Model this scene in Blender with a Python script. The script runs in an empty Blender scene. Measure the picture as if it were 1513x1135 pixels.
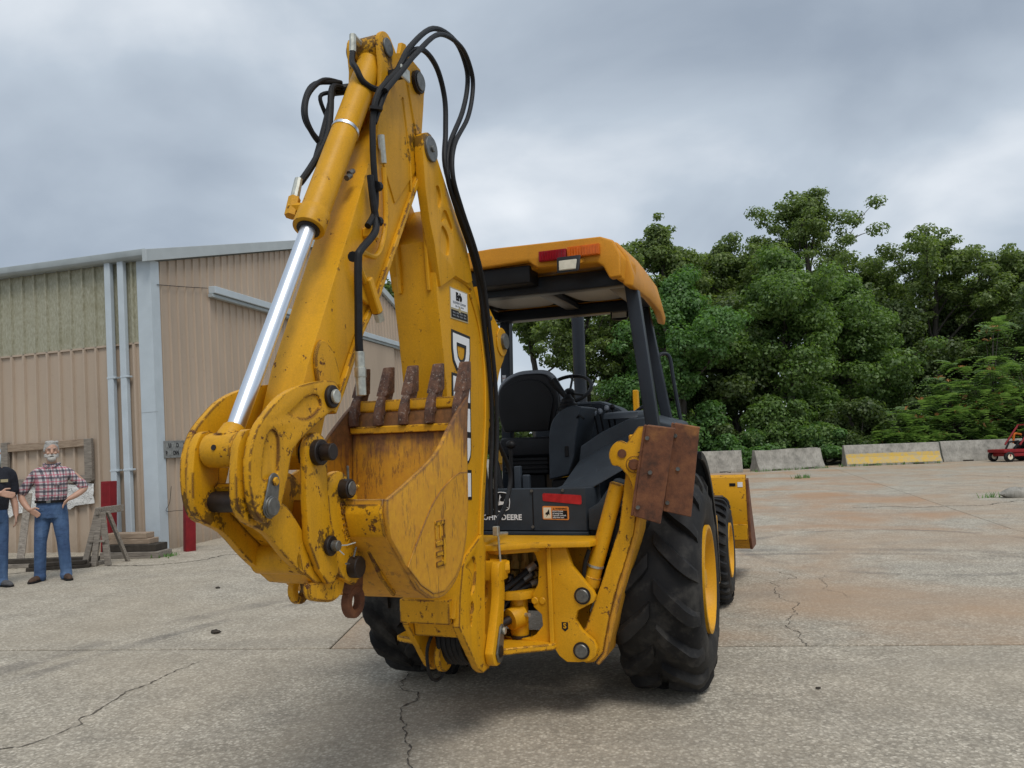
import bpy, bmesh, math, random
import numpy as np
from mathutils import Vector, Matrix

random.seed(7)
scene = bpy.context.scene
COL = scene.collection
R_ = math.radians

# ------------------------------------------------------------------ camera
cam_d = bpy.data.cameras.new('camera')
cam = bpy.data.objects.new('camera', cam_d)
COL.objects.link(cam)
cam_d.sensor_fit = 'HORIZONTAL'
cam_d.sensor_width = 36.0
cam_d.lens = 36.0 * 1150 / 1513
cam_d.clip_start = 0.05
cam_d.clip_end = 2000
_p, _r = R_(4.05), R_(2.2)
fw = Vector((0, math.cos(_p), math.sin(_p)))
up0 = Vector((0, -math.sin(_p), math.cos(_p)))
ri0 = Vector((1, 0, 0))
ri = ri0 * math.cos(_r) - up0 * math.sin(_r)
up = up0 * math.cos(_r) + ri0 * math.sin(_r)
M = Matrix((ri, up, -fw)).transposed().to_4x4()
M.translation = Vector((0, 0, 1.55))
cam.matrix_world = M
scene.camera = cam

# ------------------------------------------------------------------ world: overcast sky
SUN_EL, SUN_AZ = R_(58), R_(160)      # azimuth clockwise from +Y
world = bpy.data.worlds.new('World')
scene.world = world
world.use_nodes = True
wn = world.node_tree
wn.nodes.clear()
def wadd(t, **k):
    n = wn.nodes.new(t)
    for a, b in k.items(): setattr(n, a, b)
    return n
w_out = wadd('ShaderNodeOutputWorld')
w_bg = wadd('ShaderNodeBackground')
w_sky = wadd('ShaderNodeTexSky', sky_type='NISHITA', sun_disc=False, sun_elevation=SUN_EL, sun_rotation=SUN_AZ)
w_tc = wadd('ShaderNodeTexCoord')
w_sep = wadd('ShaderNodeSeparateXYZ')
wn.links.new(w_tc.outputs['Generated'], w_sep.inputs[0])
def wmath(op, a, b=None):
    n = wadd('ShaderNodeMath', operation=op)
    for i, v in enumerate((a, b)):
        if v is None: continue
        if isinstance(v, (int, float)): n.inputs[i].default_value = v
        else: wn.links.new(v, n.inputs[i])
    return n.outputs[0]
zz = wmath('ADD', wmath('MAXIMUM', w_sep.outputs[2], 0.0), 0.62)
cx_ = wmath('DIVIDE', w_sep.outputs[0], zz)
cy_ = wmath('DIVIDE', w_sep.outputs[1], zz)
w_cmb = wadd('ShaderNodeCombineXYZ')
wn.links.new(cx_, w_cmb.inputs[0]); wn.links.new(cy_, w_cmb.inputs[1])
w_cmb.inputs[2].default_value = 8.3
w_n1 = wadd('ShaderNodeTexNoise'); w_n1.inputs['Scale'].default_value = 2.1
w_n1.inputs['Detail'].default_value = 7; w_n1.inputs['Roughness'].default_value = 0.47; w_n1.inputs['Distortion'].default_value = 0.35
wn.links.new(w_cmb.outputs[0], w_n1.inputs['Vector'])
w_rp = wadd('ShaderNodeValToRGB')
w_rp.color_ramp.elements[0].position = 0.30; w_rp.color_ramp.elements[0].color = (0.27, 0.32, 0.39, 1)
w_rp.color_ramp.elements[1].position = 0.70; w_rp.color_ramp.elements[1].color = (0.78, 0.81, 0.845, 1)
e = w_rp.color_ramp.elements.new(0.5); e.color = (0.43, 0.49, 0.56, 1)
wn.links.new(w_n1.outputs['Fac'], w_rp.inputs[0])
w_sc = wadd('ShaderNodeMix', data_type='RGBA', blend_type='MIX')
w_sc.inputs['Factor'].default_value = 0.93
w_mul = wadd('ShaderNodeMix', data_type='RGBA', blend_type='MULTIPLY'); w_mul.inputs['Factor'].default_value = 1
wn.links.new(w_sky.outputs[0], w_mul.inputs['A']); w_mul.inputs['B'].default_value = (0.08, 0.08, 0.08, 1)
wn.links.new(w_mul.outputs['Result'], w_sc.inputs['A'])
wn.links.new(w_rp.outputs[0], w_sc.inputs['B'])
wn.links.new(w_sc.outputs['Result'], w_bg.inputs[0])
w_bg.inputs[1].default_value = 1.0
wn.links.new(w_bg.outputs[0], w_out.inputs[0])

# ------------------------------------------------------------------ sun behind the cloud
sun_d = bpy.data.lights.new('sun', 'SUN')
sun_d.energy = 1.5
sun_d.angle = R_(22)
sun_d.color = (1.0, 0.96, 0.90)
sun = bpy.data.objects.new('sun', sun_d)
COL.objects.link(sun)
sdir = Vector((math.sin(SUN_AZ) * math.cos(SUN_EL), math.cos(SUN_AZ) * math.cos(SUN_EL), math.sin(SUN_EL)))
sun.rotation_euler = sdir.to_track_quat('Z', 'Y').to_euler()
sun.location = (0, 0, 30)

scene.view_settings.view_transform = 'Standard'
scene.view_settings.look = 'None'
scene.view_settings.exposure = 0.32
scene.view_settings.gamma = 1
scene.render.engine = 'CYCLES'

# ================================================================== materials
class NT:
    def __init__(self, name):
        self.m = bpy.data.materials.new(name); self.m.use_nodes = True
        self.t = self.m.node_tree; self.t.nodes.clear()
        self.out = self.n('ShaderNodeOutputMaterial')
        self.tc = self.n('ShaderNodeTexCoord')
        self.bsdf = self.n('ShaderNodeBsdfPrincipled')
        self.t.links.new(self.bsdf.outputs[0], self.out.inputs[0])
    def n(self, t, **k):
        x = self.t.nodes.new(t)
        for a, b in k.items(): setattr(x, a, b)
        return x
    def set(self, sock, v):
        if isinstance(v, bpy.types.NodeSocket): self.t.links.new(v, sock)
        elif isinstance(v, (tuple, list)) and len(v) == 3 and sock.type == 'RGBA': sock.default_value = (*v, 1)
        else: sock.default_value = v
    def math(self, op, a, b=0.0, c=None, clamp=False):
        x = self.n('ShaderNodeMath', operation=op); x.use_clamp = clamp
        self.set(x.inputs[0], a); self.set(x.inputs[1], b)
        if c is not None: self.set(x.inputs[2], c)
        return x.outputs[0]
    def mapping(self, scale=(1, 1, 1), loc=(0, 0, 0), rot=(0, 0, 0)):
        x = self.n('ShaderNodeMapping'); x.inputs['Scale'].default_value = scale
        x.inputs['Location'].default_value = loc; x.inputs['Rotation'].default_value = rot
        self.t.links.new(self.tc.outputs['Object'], x.inputs[0]); return x.outputs[0]
    def noise(self, scale, detail=4, rough=.55, vec=None, dist=0):
        x = self.n('ShaderNodeTexNoise')
        x.inputs['Scale'].default_value = scale; x.inputs['Detail'].default_value = detail
        x.inputs['Roughness'].default_value = rough; x.inputs['Distortion'].default_value = dist
        self.t.links.new(vec if vec is not None else self.tc.outputs['Object'], x.inputs['Vector'])
        return x.outputs['Fac']
    def voronoi(self, scale, vec=None, feature='F1', out='Distance'):
        x = self.n('ShaderNodeTexVoronoi', feature=feature); x.inputs['Scale'].default_value = scale
        self.t.links.new(vec if vec is not None else self.tc.outputs['Object'], x.inputs['Vector'])
        return x.outputs[out]
    def ramp(self, fac, stops):
        x = self.n('ShaderNodeValToRGB'); r = x.color_ramp
        while len(r.elements) < len(stops): r.elements.new(.5)
        for e, (p, c) in zip(r.elements, stops):
            e.position = p; e.color = (c, c, c, 1) if isinstance(c, (int, float)) else (*c, 1)
        self.t.links.new(fac, x.inputs[0]); return x.outputs[0]
    def mix(self, fac, a, b, mode='MIX'):
        x = self.n('ShaderNodeMix', data_type='RGBA', blend_type=mode)
        self.set(x.inputs['Factor'], fac); self.set(x.inputs['A'], a); self.set(x.inputs['B'], b)
        return x.outputs['Result']
    def step(self, v, lo, hi):
        x = self.n('ShaderNodeMapRange'); x.clamp = True
        self.set(x.inputs['Value'], v); x.inputs['From Min'].default_value = lo; x.inputs['From Max'].default_value = hi
        return x.outputs[0]
    def bump(self, h, strength=.3, dist=.01):
        x = self.n('ShaderNodeBump'); x.inputs['Strength'].default_value = strength; x.inputs['Distance'].default_value = dist
        self.t.links.new(h, x.inputs['Height']); self.t.links.new(x.outputs[0], self.bsdf.inputs['Normal'])
    def edge(self, radius):
        b = self.n('ShaderNodeBevel', samples=4); b.inputs['Radius'].default_value = radius
        g = self.n('ShaderNodeNewGeometry')
        d = self.n('ShaderNodeVectorMath', operation='DOT_PRODUCT')
        self.t.links.new(b.outputs[0], d.inputs[0]); self.t.links.new(g.outputs['Normal'], d.inputs[1])
        return self.math('SUBTRACT', 1.0, d.outputs['Value'])
    def fin(self, col=None, rough=None, metal=None, **k):
        if col is not None: self.set(self.bsdf.inputs['Base Color'], col)
        if rough is not None: self.set(self.bsdf.inputs['Roughness'], rough)
        if metal is not None: self.set(self.bsdf.inputs['Metallic'], metal)
        for a, b in k.items(): self.set(self.bsdf.inputs[a], b)
        return self.m

def paint(name, col, chip=.66, edge=.5, dirt=.35, rough=.45, rust=None, edger=.008, grease=()):
    t = NT(name)
    n1 = t.noise(2.3, 5, .6); n2 = t.noise(38, 8, .72); n3 = t.noise(9, 6, .65)
    streak = t.noise(7, 5, .6, t.mapping((3, 3, .35)))
    base = t.mix(1.0, col, t.ramp(n1, [(.25, .82), (.75, 1.12)]), 'MULTIPLY')
    grime = t.math('MULTIPLY', t.step(streak, .52, .78), dirt)
    base = t.mix(grime, base, (.17, .095, .03))
    base = t.mix(1.0, base, t.ramp(t.noise(150, 4, .75), [(.3, .86), (.7, 1.10)]), 'MULTIPLY')
    rcol = rust if rust is not None else t.ramp(n2, [(.3, (.022, .013, .009)), (.6, (.09, .035, .016)), (.8, (.20, .075, .025))])
    spots = t.math('MULTIPLY', t.step(n2, chip, chip + .02), t.step(n3, .52, .56))
    if edge > 0:
        em = t.math('MULTIPLY', t.step(t.edge(edger), .004, .022), t.step(t.math('ADD', n3, t.math('MULTIPLY', n2, .6)), 1.02 - .26 * edge, 1.05 - .26 * edge))
        spots = t.math('MAXIMUM', spots, em)
    if grease:                                     # old grease and grime smeared round the pins
        sp = t.n('ShaderNodeSeparateXYZ'); t.t.links.new(t.tc.outputs['Object'], sp.inputs[0]); gm = 0.0
        for (y0, z0, r0) in grease:
            dy = t.math('SUBTRACT', sp.outputs[1], y0); dz = t.math('SUBTRACT', sp.outputs[2], z0)
            d = t.math('SQRT', t.math('ADD', t.math('MULTIPLY', dy, dy), t.math('MULTIPLY', dz, dz)))
            k = t.step(t.math('SUBTRACT', t.math('ADD', r0, t.math('MULTIPLY', t.math('SUBTRACT', t.math('ADD', n3, t.math('MULTIPLY', n2, .7)), .85), .55)), d), 0.0, .02)
            gm = t.math('MAXIMUM', gm, k)
        base = t.mix(t.math('MULTIPLY', gm, .75), base, (.030, .018, .010))
    colr = t.mix(spots, base, rcol)
    t.bump(t.math('SUBTRACT', t.noise(60, 3), t.math('MULTIPLY', spots, .8)), .12, .004)
    r = t.math('ADD', rough, t.math('MULTIPLY', t.math('MAXIMUM', spots, grime), .35))
    t.bsdf.inputs['Specular IOR Level'].default_value = .28
    return t.fin(colr, r)

def plain(name, col, rough=.5, metal=0, var=.15, scale=6, bump=0, bscale=80):
    t = NT(name)
    n = t.noise(scale, 5, .6)
    c = t.mix(1.0, col, t.ramp(n, [(.25, 1 - var), (.75, 1 + var)]), 'MULTIPLY')
    if bump: t.bump(t.noise(bscale, 4), bump, .005)
    t.bsdf.inputs['Specular IOR Level'].default_value = .5 if metal else .25
    return t.fin(c, t.math('ADD', rough - .06, t.math('MULTIPLY', n, .12)), metal)

YEL = (.66, .325, .008)
MAT = {}
MAT['yellow'] = paint('yellow_paint', YEL, chip=.61, edge=.45, dirt=.22, grease=((-1.72, 2.99, .045), (-1.985, 3.325, .03)))
MAT['yellow_worn'] = paint('yellow_paint_worn', (.64, .315, .008), chip=.575, edge=1.0, dirt=.34, edger=.013,
    grease=((-2.655, 1.53, .055), (-2.95, 1.335, .055), (-2.498, 1.392, .045), (-2.448, 1.10, .048), (-2.592, 1.198, .035), (-2.46, 1.01, .05)))
MAT['orange'] = paint('canopy_yellow', (.60, .255, .016), chip=.80, edge=0, dirt=.12, rough=.5)
t = NT('rusty_steel')
n = t.noise(11, 7, .7); n2 = t.noise(60, 5, .7)
c = t.ramp(n, [(.28, (.035, .018, .012)), (.48, (.13, .048, .022)), (.66, (.20, .078, .032)), (.74, (.30, .155, .075))])
c = t.mix(t.step(t.noise(4.2, 5, .6), .60, .72), c, (.27, .115, .035))
t.bump(n2, .35, .006)
MAT['rust'] = t.fin(c, .85)
t = NT('worn_tooth')
n = t.noise(18, 8, .75); n2 = t.noise(70, 6, .8)
c = t.ramp(n, [(.30, (.022, .013, .010)), (.46, (.085, .038, .022)), (.60, (.15, .068, .036)), (.74, (.26, .17, .11))])
c = t.mix(t.math('MULTIPLY', t.step(n2, .56, .62), .7), c, (.34, .29, .24))
t.bump(t.math('ADD', n, n2), .5, .006)
MAT['tooth'] = t.fin(c, .75)
t = NT('bucket_worn_paint')
n1 = t.noise(3.5, 6, .65); n2 = t.noise(30, 8, .75); scr = t.noise(16, 6, .7, t.mapping((1, 1.0, .12), rot=(.5, 0, 0)))
sep = t.n('ShaderNodeSeparateXYZ'); t.t.links.new(t.tc.outputs['Object'], sep.inputs[0])
zt = t.step(sep.outputs[2], 1.40, 1.76)
wear = t.math('ADD', t.math('MULTIPLY', zt, .36), t.math('ADD', t.math('MULTIPLY', n1, .45), t.math('MULTIPLY', scr, .38)))
yelw = t.mix(t.step(n2, .35, .75), (.64, .315, .012), (.50, .21, .015))
rst = t.ramp(n2, [(.3, (.045, .022, .016)), (.52, (.17, .07, .028)), (.75, (.30, .135, .045))])
c = t.mix(t.math('MULTIPLY', t.step(wear, .50, .60), .9), yelw, rst)
fine = t.noise(34, 7, .8, t.mapping((1, 1.0, .22), rot=(.45, 0, 0)))
c = t.mix(t.math('MULTIPLY', t.step(fine, .56, .60), .55), c, (.10, .04, .02))
c = t.mix(t.math('MULTIPLY', t.step(t.edge(.018), .004, .06), t.step(n1, .35, .55)), c, (.07, .035, .025))
t.bump(t.math('ADD', n2, scr), .25, .004)
MAT['bucket'] = t.fin(c, .62)
t = NT('tyre_rubber')
n1 = t.noise(3, 5, .6); n2 = t.noise(70, 6, .8)
c = t.mix(t.step(n1, .35, .75), (.009, .009, .010), (.034, .032, .030))
c = t.mix(t.math('MULTIPLY', t.step(t.noise(6, 6, .7), .50, .66), .45), c, (.075, .070, .062))
c = t.mix(t.math('MULTIPLY', t.step(n2, .62, .74), .38), c, (.11, .105, .10))
t.bump(n2, .25, .003)
t.bsdf.inputs['Specular IOR Level'].default_value = .22
MAT['tyre'] = t.fin(c, .66)
MAT['charcoal'] = plain('charcoal_plastic', (.034, .042, .052), .5, 0, .28, 5, .15, 140)
MAT['post'] = plain('charcoal_paint', (.020, .025, .033), .38, 0, .25, 4)
MAT['black'] = plain('black_plastic', (.008, .008, .009), .5, 0, .3, 8)
MAT['hose'] = plain('hose_rubber', (.012, .012, .013), .55, 0, .35, 30, .3, 200)
MAT['vinyl'] = plain('seat_vinyl', (.013, .013, .015), .48, 0, .3, 12, .25, 120)
MAT['chrome'] = plain('chrome_rod', (.72, .76, .82), .34, 1, .06, 3)
MAT['zinc'] = plain('zinc_fitting', (.50, .50, .44), .42, .75, .3, 40)
MAT['pin'] = plain('pin_steel', (.16, .16, .15), .45, .7, .35, 50)
MAT['darkpin'] = plain('greasy_pin', (.018, .012, .010), .5, .2, .5, 30)
MAT['white'] = plain('decal_white', (.78, .79, .80), .4, 0, .05, 8)
MAT['decal_black'] = plain('decal_black', (.012, .012, .014), .35, 0, .1, 8)
MAT['decal_tan'] = plain('decal_tan', (.42, .36, .22), .5, 0, .1, 8)
MAT['decal_grey'] = plain('decal_grey', (.28, .30, .33), .5, 0, .1, 8)
MAT['decal_red'] = plain('reflector_red', (.42, .025, .028), .3, 0, .35, 18)
MAT['decal_orange'] = plain('decal_orange', (.70, .24, .05), .45, 0, .1, 8)
MAT['decal_cream'] = plain('decal_cream', (.74, .66, .50), .45, 0, .05, 8)
MAT['lens_red'] = plain('lamp_lens_red', (.26, .008, .016), .15, 0, .2, 30)
MAT['lens_amber'] = plain('lamp_lens_amber', (.62, .13, .012), .15, 0, .2, 30)
MAT['lens_clear'] = plain('lamp_lens_clear', (.52, .48, .38), .15, 0, .15, 30)
MAT['liner'] = plain('roof_liner', (.30, .29, .275), .45, 0, .15, 4)
MAT['mirror'] = plain('mirror_glass', (.75, .78, .78), .06, 1, .02, 3)
MAT['valve'] = paint('valve_castings', (.33, .20, .05), chip=.56, edge=0, dirt=.8, rough=.55)

# ================================================================== mesh helpers
def tag(o, label=None, cat=None, group=None, kind=None):
    if label: o['label'] = label
    if cat: o['category'] = cat
    if group: o['group'] = group
    if kind: o['kind'] = kind
    return o
def empty(name, loc=(0, 0, 0), rz=0, label=None, cat=None, group=None):
    o = bpy.data.objects.new(name, None); COL.objects.link(o)
    o.empty_display_size = .1
    o.location = loc; o.rotation_euler = (0, 0, rz)
    return tag(o, label, cat, group)
def finish(me, mat, angle=32):
    if mat is not None: me.materials.append(MAT[mat] if isinstance(mat, str) else mat)
    me.polygons.foreach_set('use_smooth', [True] * len(me.polygons))
    me.set_sharp_from_angle(angle=R_(angle))
def link(name, me, parent=None):
    o = bpy.data.objects.new(name, me); COL.objects.link(o)
    if parent is not None: o.parent = parent
    return o
def copy_tree(o, parent=None):
    c = o.copy(); COL.objects.link(c); c.parent = parent
    for ch in list(o.children): copy_tree(ch, c)
    return c
def spline(pts, n=6):
    P = [Vector(p) for p in pts]
    if len(P) < 3: return P
    out = []
    for i in range(len(P) - 1):
        p0 = P[max(i - 1, 0)]; p1 = P[i]; p2 = P[i + 1]; p3 = P[min(i + 2, len(P) - 1)]
        for k in range(n):
            u = k / n
            out.append(.5 * ((2 * p1) + (p2 - p0) * u + (2 * p0 - 5 * p1 + 4 * p2 - p3) * u * u + (3 * p1 - p0 - 3 * p2 + p3) * u ** 3))
    out.append(P[-1]); return out
class MB:
    def __init__(s): s.v = []; s.f = []
    def add(s, v, f):
        b = len(s.v); s.v += [tuple(x) for x in v]; s.f += [tuple(b + i for i in q) for q in f]; return s
    def _prism(s, A, B):
        n = len(A)
        return s.add(A + B, [tuple(range(n)), tuple(range(2 * n - 1, n - 1, -1))] + [((i + 1) % n, i, n + i, n + (i + 1) % n) for i in range(n)])
    def px(s, o, x0, x1): return s._prism([(x0, a, b) for a, b in o], [(x1, a, b) for a, b in o])
    def py(s, o, y0, y1): return s._prism([(a, y0, b) for a, b in o], [(a, y1, b) for a, b in o])
    def pz(s, o, z0, z1): return s._prism([(a, b, z0) for a, b in o], [(a, b, z1) for a, b in o])
    def box(s, x0, x1, y0, y1, z0, z1): return s.px([(y0, z0), (y1, z0), (y1, z1), (y0, z1)], x0, x1)
    def bar(s, a, b, w, h, upv=(0, 0, 1)):
        a = Vector(a); b = Vector(b); d = (b - a).normalized(); u = Vector(upv)
        if abs(d.dot(u)) > .95: u = Vector((0, 1, 0))
        r = d.cross(u).normalized(); u = r.cross(d)
        q = [(-1, -1), (1, -1), (1, 1), (-1, 1)]
        return s._prism([a + r * i * w / 2 + u * j * h / 2 for i, j in q], [b + r * i * w / 2 + u * j * h / 2 for i, j in q])
    def tube(s, pts, r, n=10, cap=True):
        P = [Vector(p) for p in pts]; m = len(P)
        rr = r if isinstance(r, (list, tuple)) else [r] * m
        T = [(P[min(i + 1, m - 1)] - P[max(i - 1, 0)]).normalized() for i in range(m)]
        u = T[0].orthogonal().normalized(); V = []
        for i in range(m):
            u = (u - T[i] * u.dot(T[i]))
            u = u.normalized() if u.length > 1e-6 else T[i].orthogonal().normalized()
            w = T[i].cross(u)
            V += [P[i] + (u * math.cos(2 * math.pi * k / n) + w * math.sin(2 * math.pi * k / n)) * rr[i] for k in range(n)]
        F = [(i * n + k, i * n + (k + 1) % n, (i + 1) * n + (k + 1) % n, (i + 1) * n + k) for i in range(m - 1) for k in range(n)]
        if cap: F += [tuple(range(n - 1, -1, -1)), tuple((m - 1) * n + k for k in range(n))]
        return s.add(V, F)
    def cyl(s, a, b, r, r2=None, n=20): return s.tube([a, b], [r, r if r2 is None else r2], n)
    def lathe(s, prof, c=(0, 0, 0), ax='x', n=48, closed=False):
        V = []; m = len(prof)
        for k in range(n):
            t = 2 * math.pi * k / n; cs, sn = math.cos(t), math.sin(t)
            for a, r in prof:
                p = {'x': (a, r * cs, r * sn), 'y': (r * sn, a, r * cs), 'z': (r * cs, r * sn, a)}[ax]
                V.append((c[0] + p[0], c[1] + p[1], c[2] + p[2]))
        F = []
        mm = m if closed else m - 1
        for k in range(n):
            k2 = (k + 1) % n
            F += [(k * m + i, k * m + (i + 1) % m, k2 * m + (i + 1) % m, k2 * m + i) for i in range(mm)]
        return s.add(V, F)
    def ell(s, c, r, n=12, m=8):
        V = []; F = []
        for i in range(m + 1):
            ph = math.pi * i / m
            for k in range(n):
                t = 2 * math.pi * k / n
                V.append((c[0] + r[0] * math.sin(ph) * math.cos(t), c[1] + r[1] * math.sin(ph) * math.sin(t), c[2] + r[2] * math.cos(ph)))
        for i in range(m):
            F += [(i * n + k, (i + 1) * n + k, (i + 1) * n + (k + 1) % n, i * n + (k + 1) % n) for k in range(n)]
        return s.add(V, F)
    def rings(s, R, n=16):
        """closed loft; each ring is (centre, rx, ry) in horizontal planes"""
        V = []
        for c, rx, ry in R:
            V += [(c[0] + rx * math.cos(2 * math.pi * k / n), c[1] + ry * math.sin(2 * math.pi * k / n), c[2]) for k in range(n)]
        m = len(R)
        F = [(i * n + k, i * n + (k + 1) % n, (i + 1) * n + (k + 1) % n, (i + 1) * n + k) for i in range(m - 1) for k in range(n)]
        F += [tuple(range(n - 1, -1, -1)), tuple((m - 1) * n + k for k in range(n))]
        return s.add(V, F)
    def mesh(s, name, bevel=0, seg=2):
        me = bpy.data.meshes.new(name); me.from_pydata(s.v, [], s.f)
        bm = bmesh.new(); bm.from_mesh(me)
        bmesh.ops.remove_doubles(bm, verts=bm.verts, dist=1e-6)
        bmesh.ops.recalc_face_normals(bm, faces=bm.faces)
        if bevel:
            ed = [e for e in bm.edges if len(e.link_faces) == 2 and e.calc_face_angle(0) > .5]
            bmesh.ops.bevel(bm, geom=ed, offset=bevel, segments=seg, affect='EDGES', clamp_overlap=True, profile=.6)
        bm.to_mesh(me); bm.free()
        return me
    def build(s, name, mat, parent=None, bevel=0, seg=2, angle=32):
        me = s.mesh(name, bevel, seg); finish(me, mat, angle); return link(name, me, parent)
def arc(c, r, a0, a1, n=10):
    return [(c[0] + r * math.cos(R_(a0 + (a1 - a0) * i / n)), c[1] + r * math.sin(R_(a0 + (a1 - a0) * i / n))) for i in range(n + 1)]
def smooth2(pts, n=4):
    P = spline([(a, b, 0) for a, b in pts], n); return [(p.x, p.y) for p in P]
def mirrored(o): return [(.2 - a, b) for a, b in o]      # the carrier is symmetric about x = 0.1
def text_mesh(s, size, offset=0.0, depth=.001, align='CENTER', space=1.0):
    cu = bpy.data.curves.new('lettering', 'FONT'); cu.body = s; cu.size = size; cu.align_x = align; cu.align_y = 'CENTER'
    cu.offset = offset; cu.extrude = depth; cu.space_character = space; cu.resolution_u = 3
    o = bpy.data.objects.new('lettering', cu); COL.objects.link(o)
    dg = bpy.context.evaluated_depsgraph_get(); dg.update()
    me = bpy.data.meshes.new_from_object(o.evaluated_get(dg))
    bpy.data.objects.remove(o); bpy.data.curves.remove(cu)
    return me
def lettering(name, s, size, mat, parent, matrix, **k):
    sx = k.pop('sx', 1.0)
    me = text_mesh(s, size, **k); me.transform(Matrix.Diagonal((sx, 1, 1, 1))); me.transform(matrix)
    me.materials.clear(); me.materials.append(MAT[mat] if isinstance(mat, str) else mat)
    return link(name, me, parent)
def basis(xa, ya, o):
    xa = Vector(xa).normalized(); ya = Vector(ya).normalized(); za = xa.cross(ya)
    m = Matrix((xa, ya, za)).transposed().to_4x4(); m.translation = Vector(o); return m

# ================================================================== ground
def stain_mat(name, tint, amount, light=0.0):
    t = NT(name)
    ag = t.voronoi(58); agc = t.voronoi(58, out='Color'); agn = t.noise(130, 4, .7); big = t.noise(.45, 5, .55, dist=.6); mid = t.noise(2.6, 5, .6)
    bw = t.n('ShaderNodeSeparateColor'); t.t.links.new(agc, bw.inputs[0])
    c = t.ramp(bw.outputs[0], [(.0, (.19, .165, .128)), (.3, (.35, .312, .252)), (.7, (.50, .455, .38)), (1, (.74, .69, .595))])
    c = t.mix(t.math('MULTIPLY', t.step(ag, .35, .62), .5), c, (.17, .145, .112))
    c = t.mix(1.0, c, (1.03, 1.0, .94), 'MULTIPLY')
    c = t.mix(.35, c, t.ramp(agn, [(.3, (.20, .18, .145)), (.7, (.58, .54, .46))]))
    c = t.mix(1.0, c, t.ramp(mid, [(.25, .74), (.75, 1.16)]), 'MULTIPLY')
    c = t.mix(t.math('MULTIPLY', t.step(big, .40, .68), amount), c, tint)
    c = t.mix(t.math('MULTIPLY', t.step(t.noise(.9, 5, .6, t.mapping((.22, 1, 1), rot=(0, 0, .12))), .52, .7), .30), c, (.24, .22, .19))
    if light: c = t.mix(light, c, (.46, .43, .375))
    # old tyre scuffs: broken rings of rubber left on the slab
    sep = t.n('ShaderNodeSeparateXYZ'); t.t.links.new(t.tc.outputs['Object'], sep.inputs[0])
    for (cx, cy, r, wd) in ((2.4, 3.6, 6.6, .16), (2.4, 3.6, 6.25, .10), (4.8, 9.9, 1.9, .10)):
        dx = t.math('SUBTRACT', sep.outputs[0], cx); dy = t.math('SUBTRACT', sep.outputs[1], cy)
        d = t.math('SQRT', t.math('ADD', t.math('MULTIPLY', dx, dx), t.math('MULTIPLY', dy, dy)))
        ring = t.math('SUBTRACT', 1.0, t.step(t.math('ABSOLUTE', t.math('SUBTRACT', d, r)), wd * .5, wd))
        c = t.mix(t.math('MULTIPLY', ring, t.math('MULTIPLY', t.step(t.noise(1.1, 4, .6), .42, .62), .42)), c, (.07, .066, .064))
    t.bump(t.math('ADD', t.math('MULTIPLY', ag, .8), agn), .35, .006)
    return t.fin(c, .85)
MAT['slab_a'] = stain_mat('exposed_aggregate_concrete', (.355, .295, .215), .5)
MAT['slab_d'] = stain_mat('brown_washed_concrete', (.38, .25, .15), .75)
MAT['slab_b'] = stain_mat('clay_stained_concrete', (.38, .215, .11), .9)
MAT['slab_c'] = stain_mat('pale_worn_concrete', (.46, .36, .25), .45, .25)
t = NT('soil'); n = t.noise(1.2, 6, .6)
MAT['soil'] = t.fin(t.ramp(n, [(.3, (.035, .04, .015)), (.55, (.06, .055, .025)), (.75, (.11, .085, .05))]), .95)
MAT['joint'] = plain('joint_dirt', (.040, .035, .030), .95, 0, .3, 9)
MAT['crack'] = plain('crack_dirt', (.11, .095, .078), .95, 0, .4, 20)

g = MB(); g.add([(-600, -60, -.03), (600, -60, -.03), (600, 900, -.03), (-600, 900, -.03)], [(0, 1, 2, 3)])
tag(g.build('ground', 'soil'), kind='structure')
pave = MB(); pave.add([(-60, -20, -.022), (45, -20, -.022), (45, 31.8, -.022), (-60, 31.8, -.022)], [(0, 1, 2, 3)])
pave = tag(pave.build('pavement', 'joint'), kind='structure')
Jl = lambda x: 5.93 - .122 * x
Kl = lambda x: 12.9 - .23 * x
Ll = lambda x: 20.4 - .21 * x if x < 20 else 16.2
El = lambda x: 31.4
def slab(name, poly, mat, inset=.010):
    c = Vector((sum(p[0] for p in poly) / len(poly), sum(p[1] for p in poly) / len(poly)))
    q = []
    m = len(poly)
    ed = []
    for i in range(m):                      # cross joints are sawn wide, the long joints are narrow
        p, d = Vector(poly[i]), Vector(poly[(i + 1) % m]) - Vector(poly[i])
        nn = Vector((-d.y, d.x)).normalized(); ed.append((p + nn * (.017 if abs(d.x) > abs(d.y) else .006), d))
    for i in range(m):
        (p, d), (p2, d2) = ed[i - 1], ed[i]
        t_ = ((p2 - p).x * d2.y - (p2 - p).y * d2.x) / (d.x * d2.y - d.y * d2.x); q.append(tuple(p + d * t_))
    o = MB().pz(q, -.02, 0).build(name, mat, pave, .006, 1)
    return o
def row(f0, f1, cuts0, cuts1, mats):
    for i in range(len(cuts0) - 1):
        a0, b0, a1, b1 = cuts0[i], cuts0[i + 1], cuts1[i], cuts1[i + 1]
        slab('concrete_slab', [(a0, f0(a0)), (b0, f0(b0)), (b1, f1(b1)), (a1, f1(a1))], mats[i])
Al = lambda x: -.4 - .122 * x
row(Al, Jl, [-14, 5.4, 14], [-14, 6.4, 14], ['slab_a', 'slab_a'])
row(Jl, Kl, [-14, -7.2, -1.48, 6.0, 14], [-14, -7.0, -1.2, 7.06, 14], ['slab_a', 'slab_a', 'slab_d', 'slab_d'])
row(Kl, Ll, [-14, -6.2, .8, 7.06, 22], [-14, -6.0, 1.6, 9.0, 22], ['slab_c', 'slab_a', 'slab_b', 'slab_d'])
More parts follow.
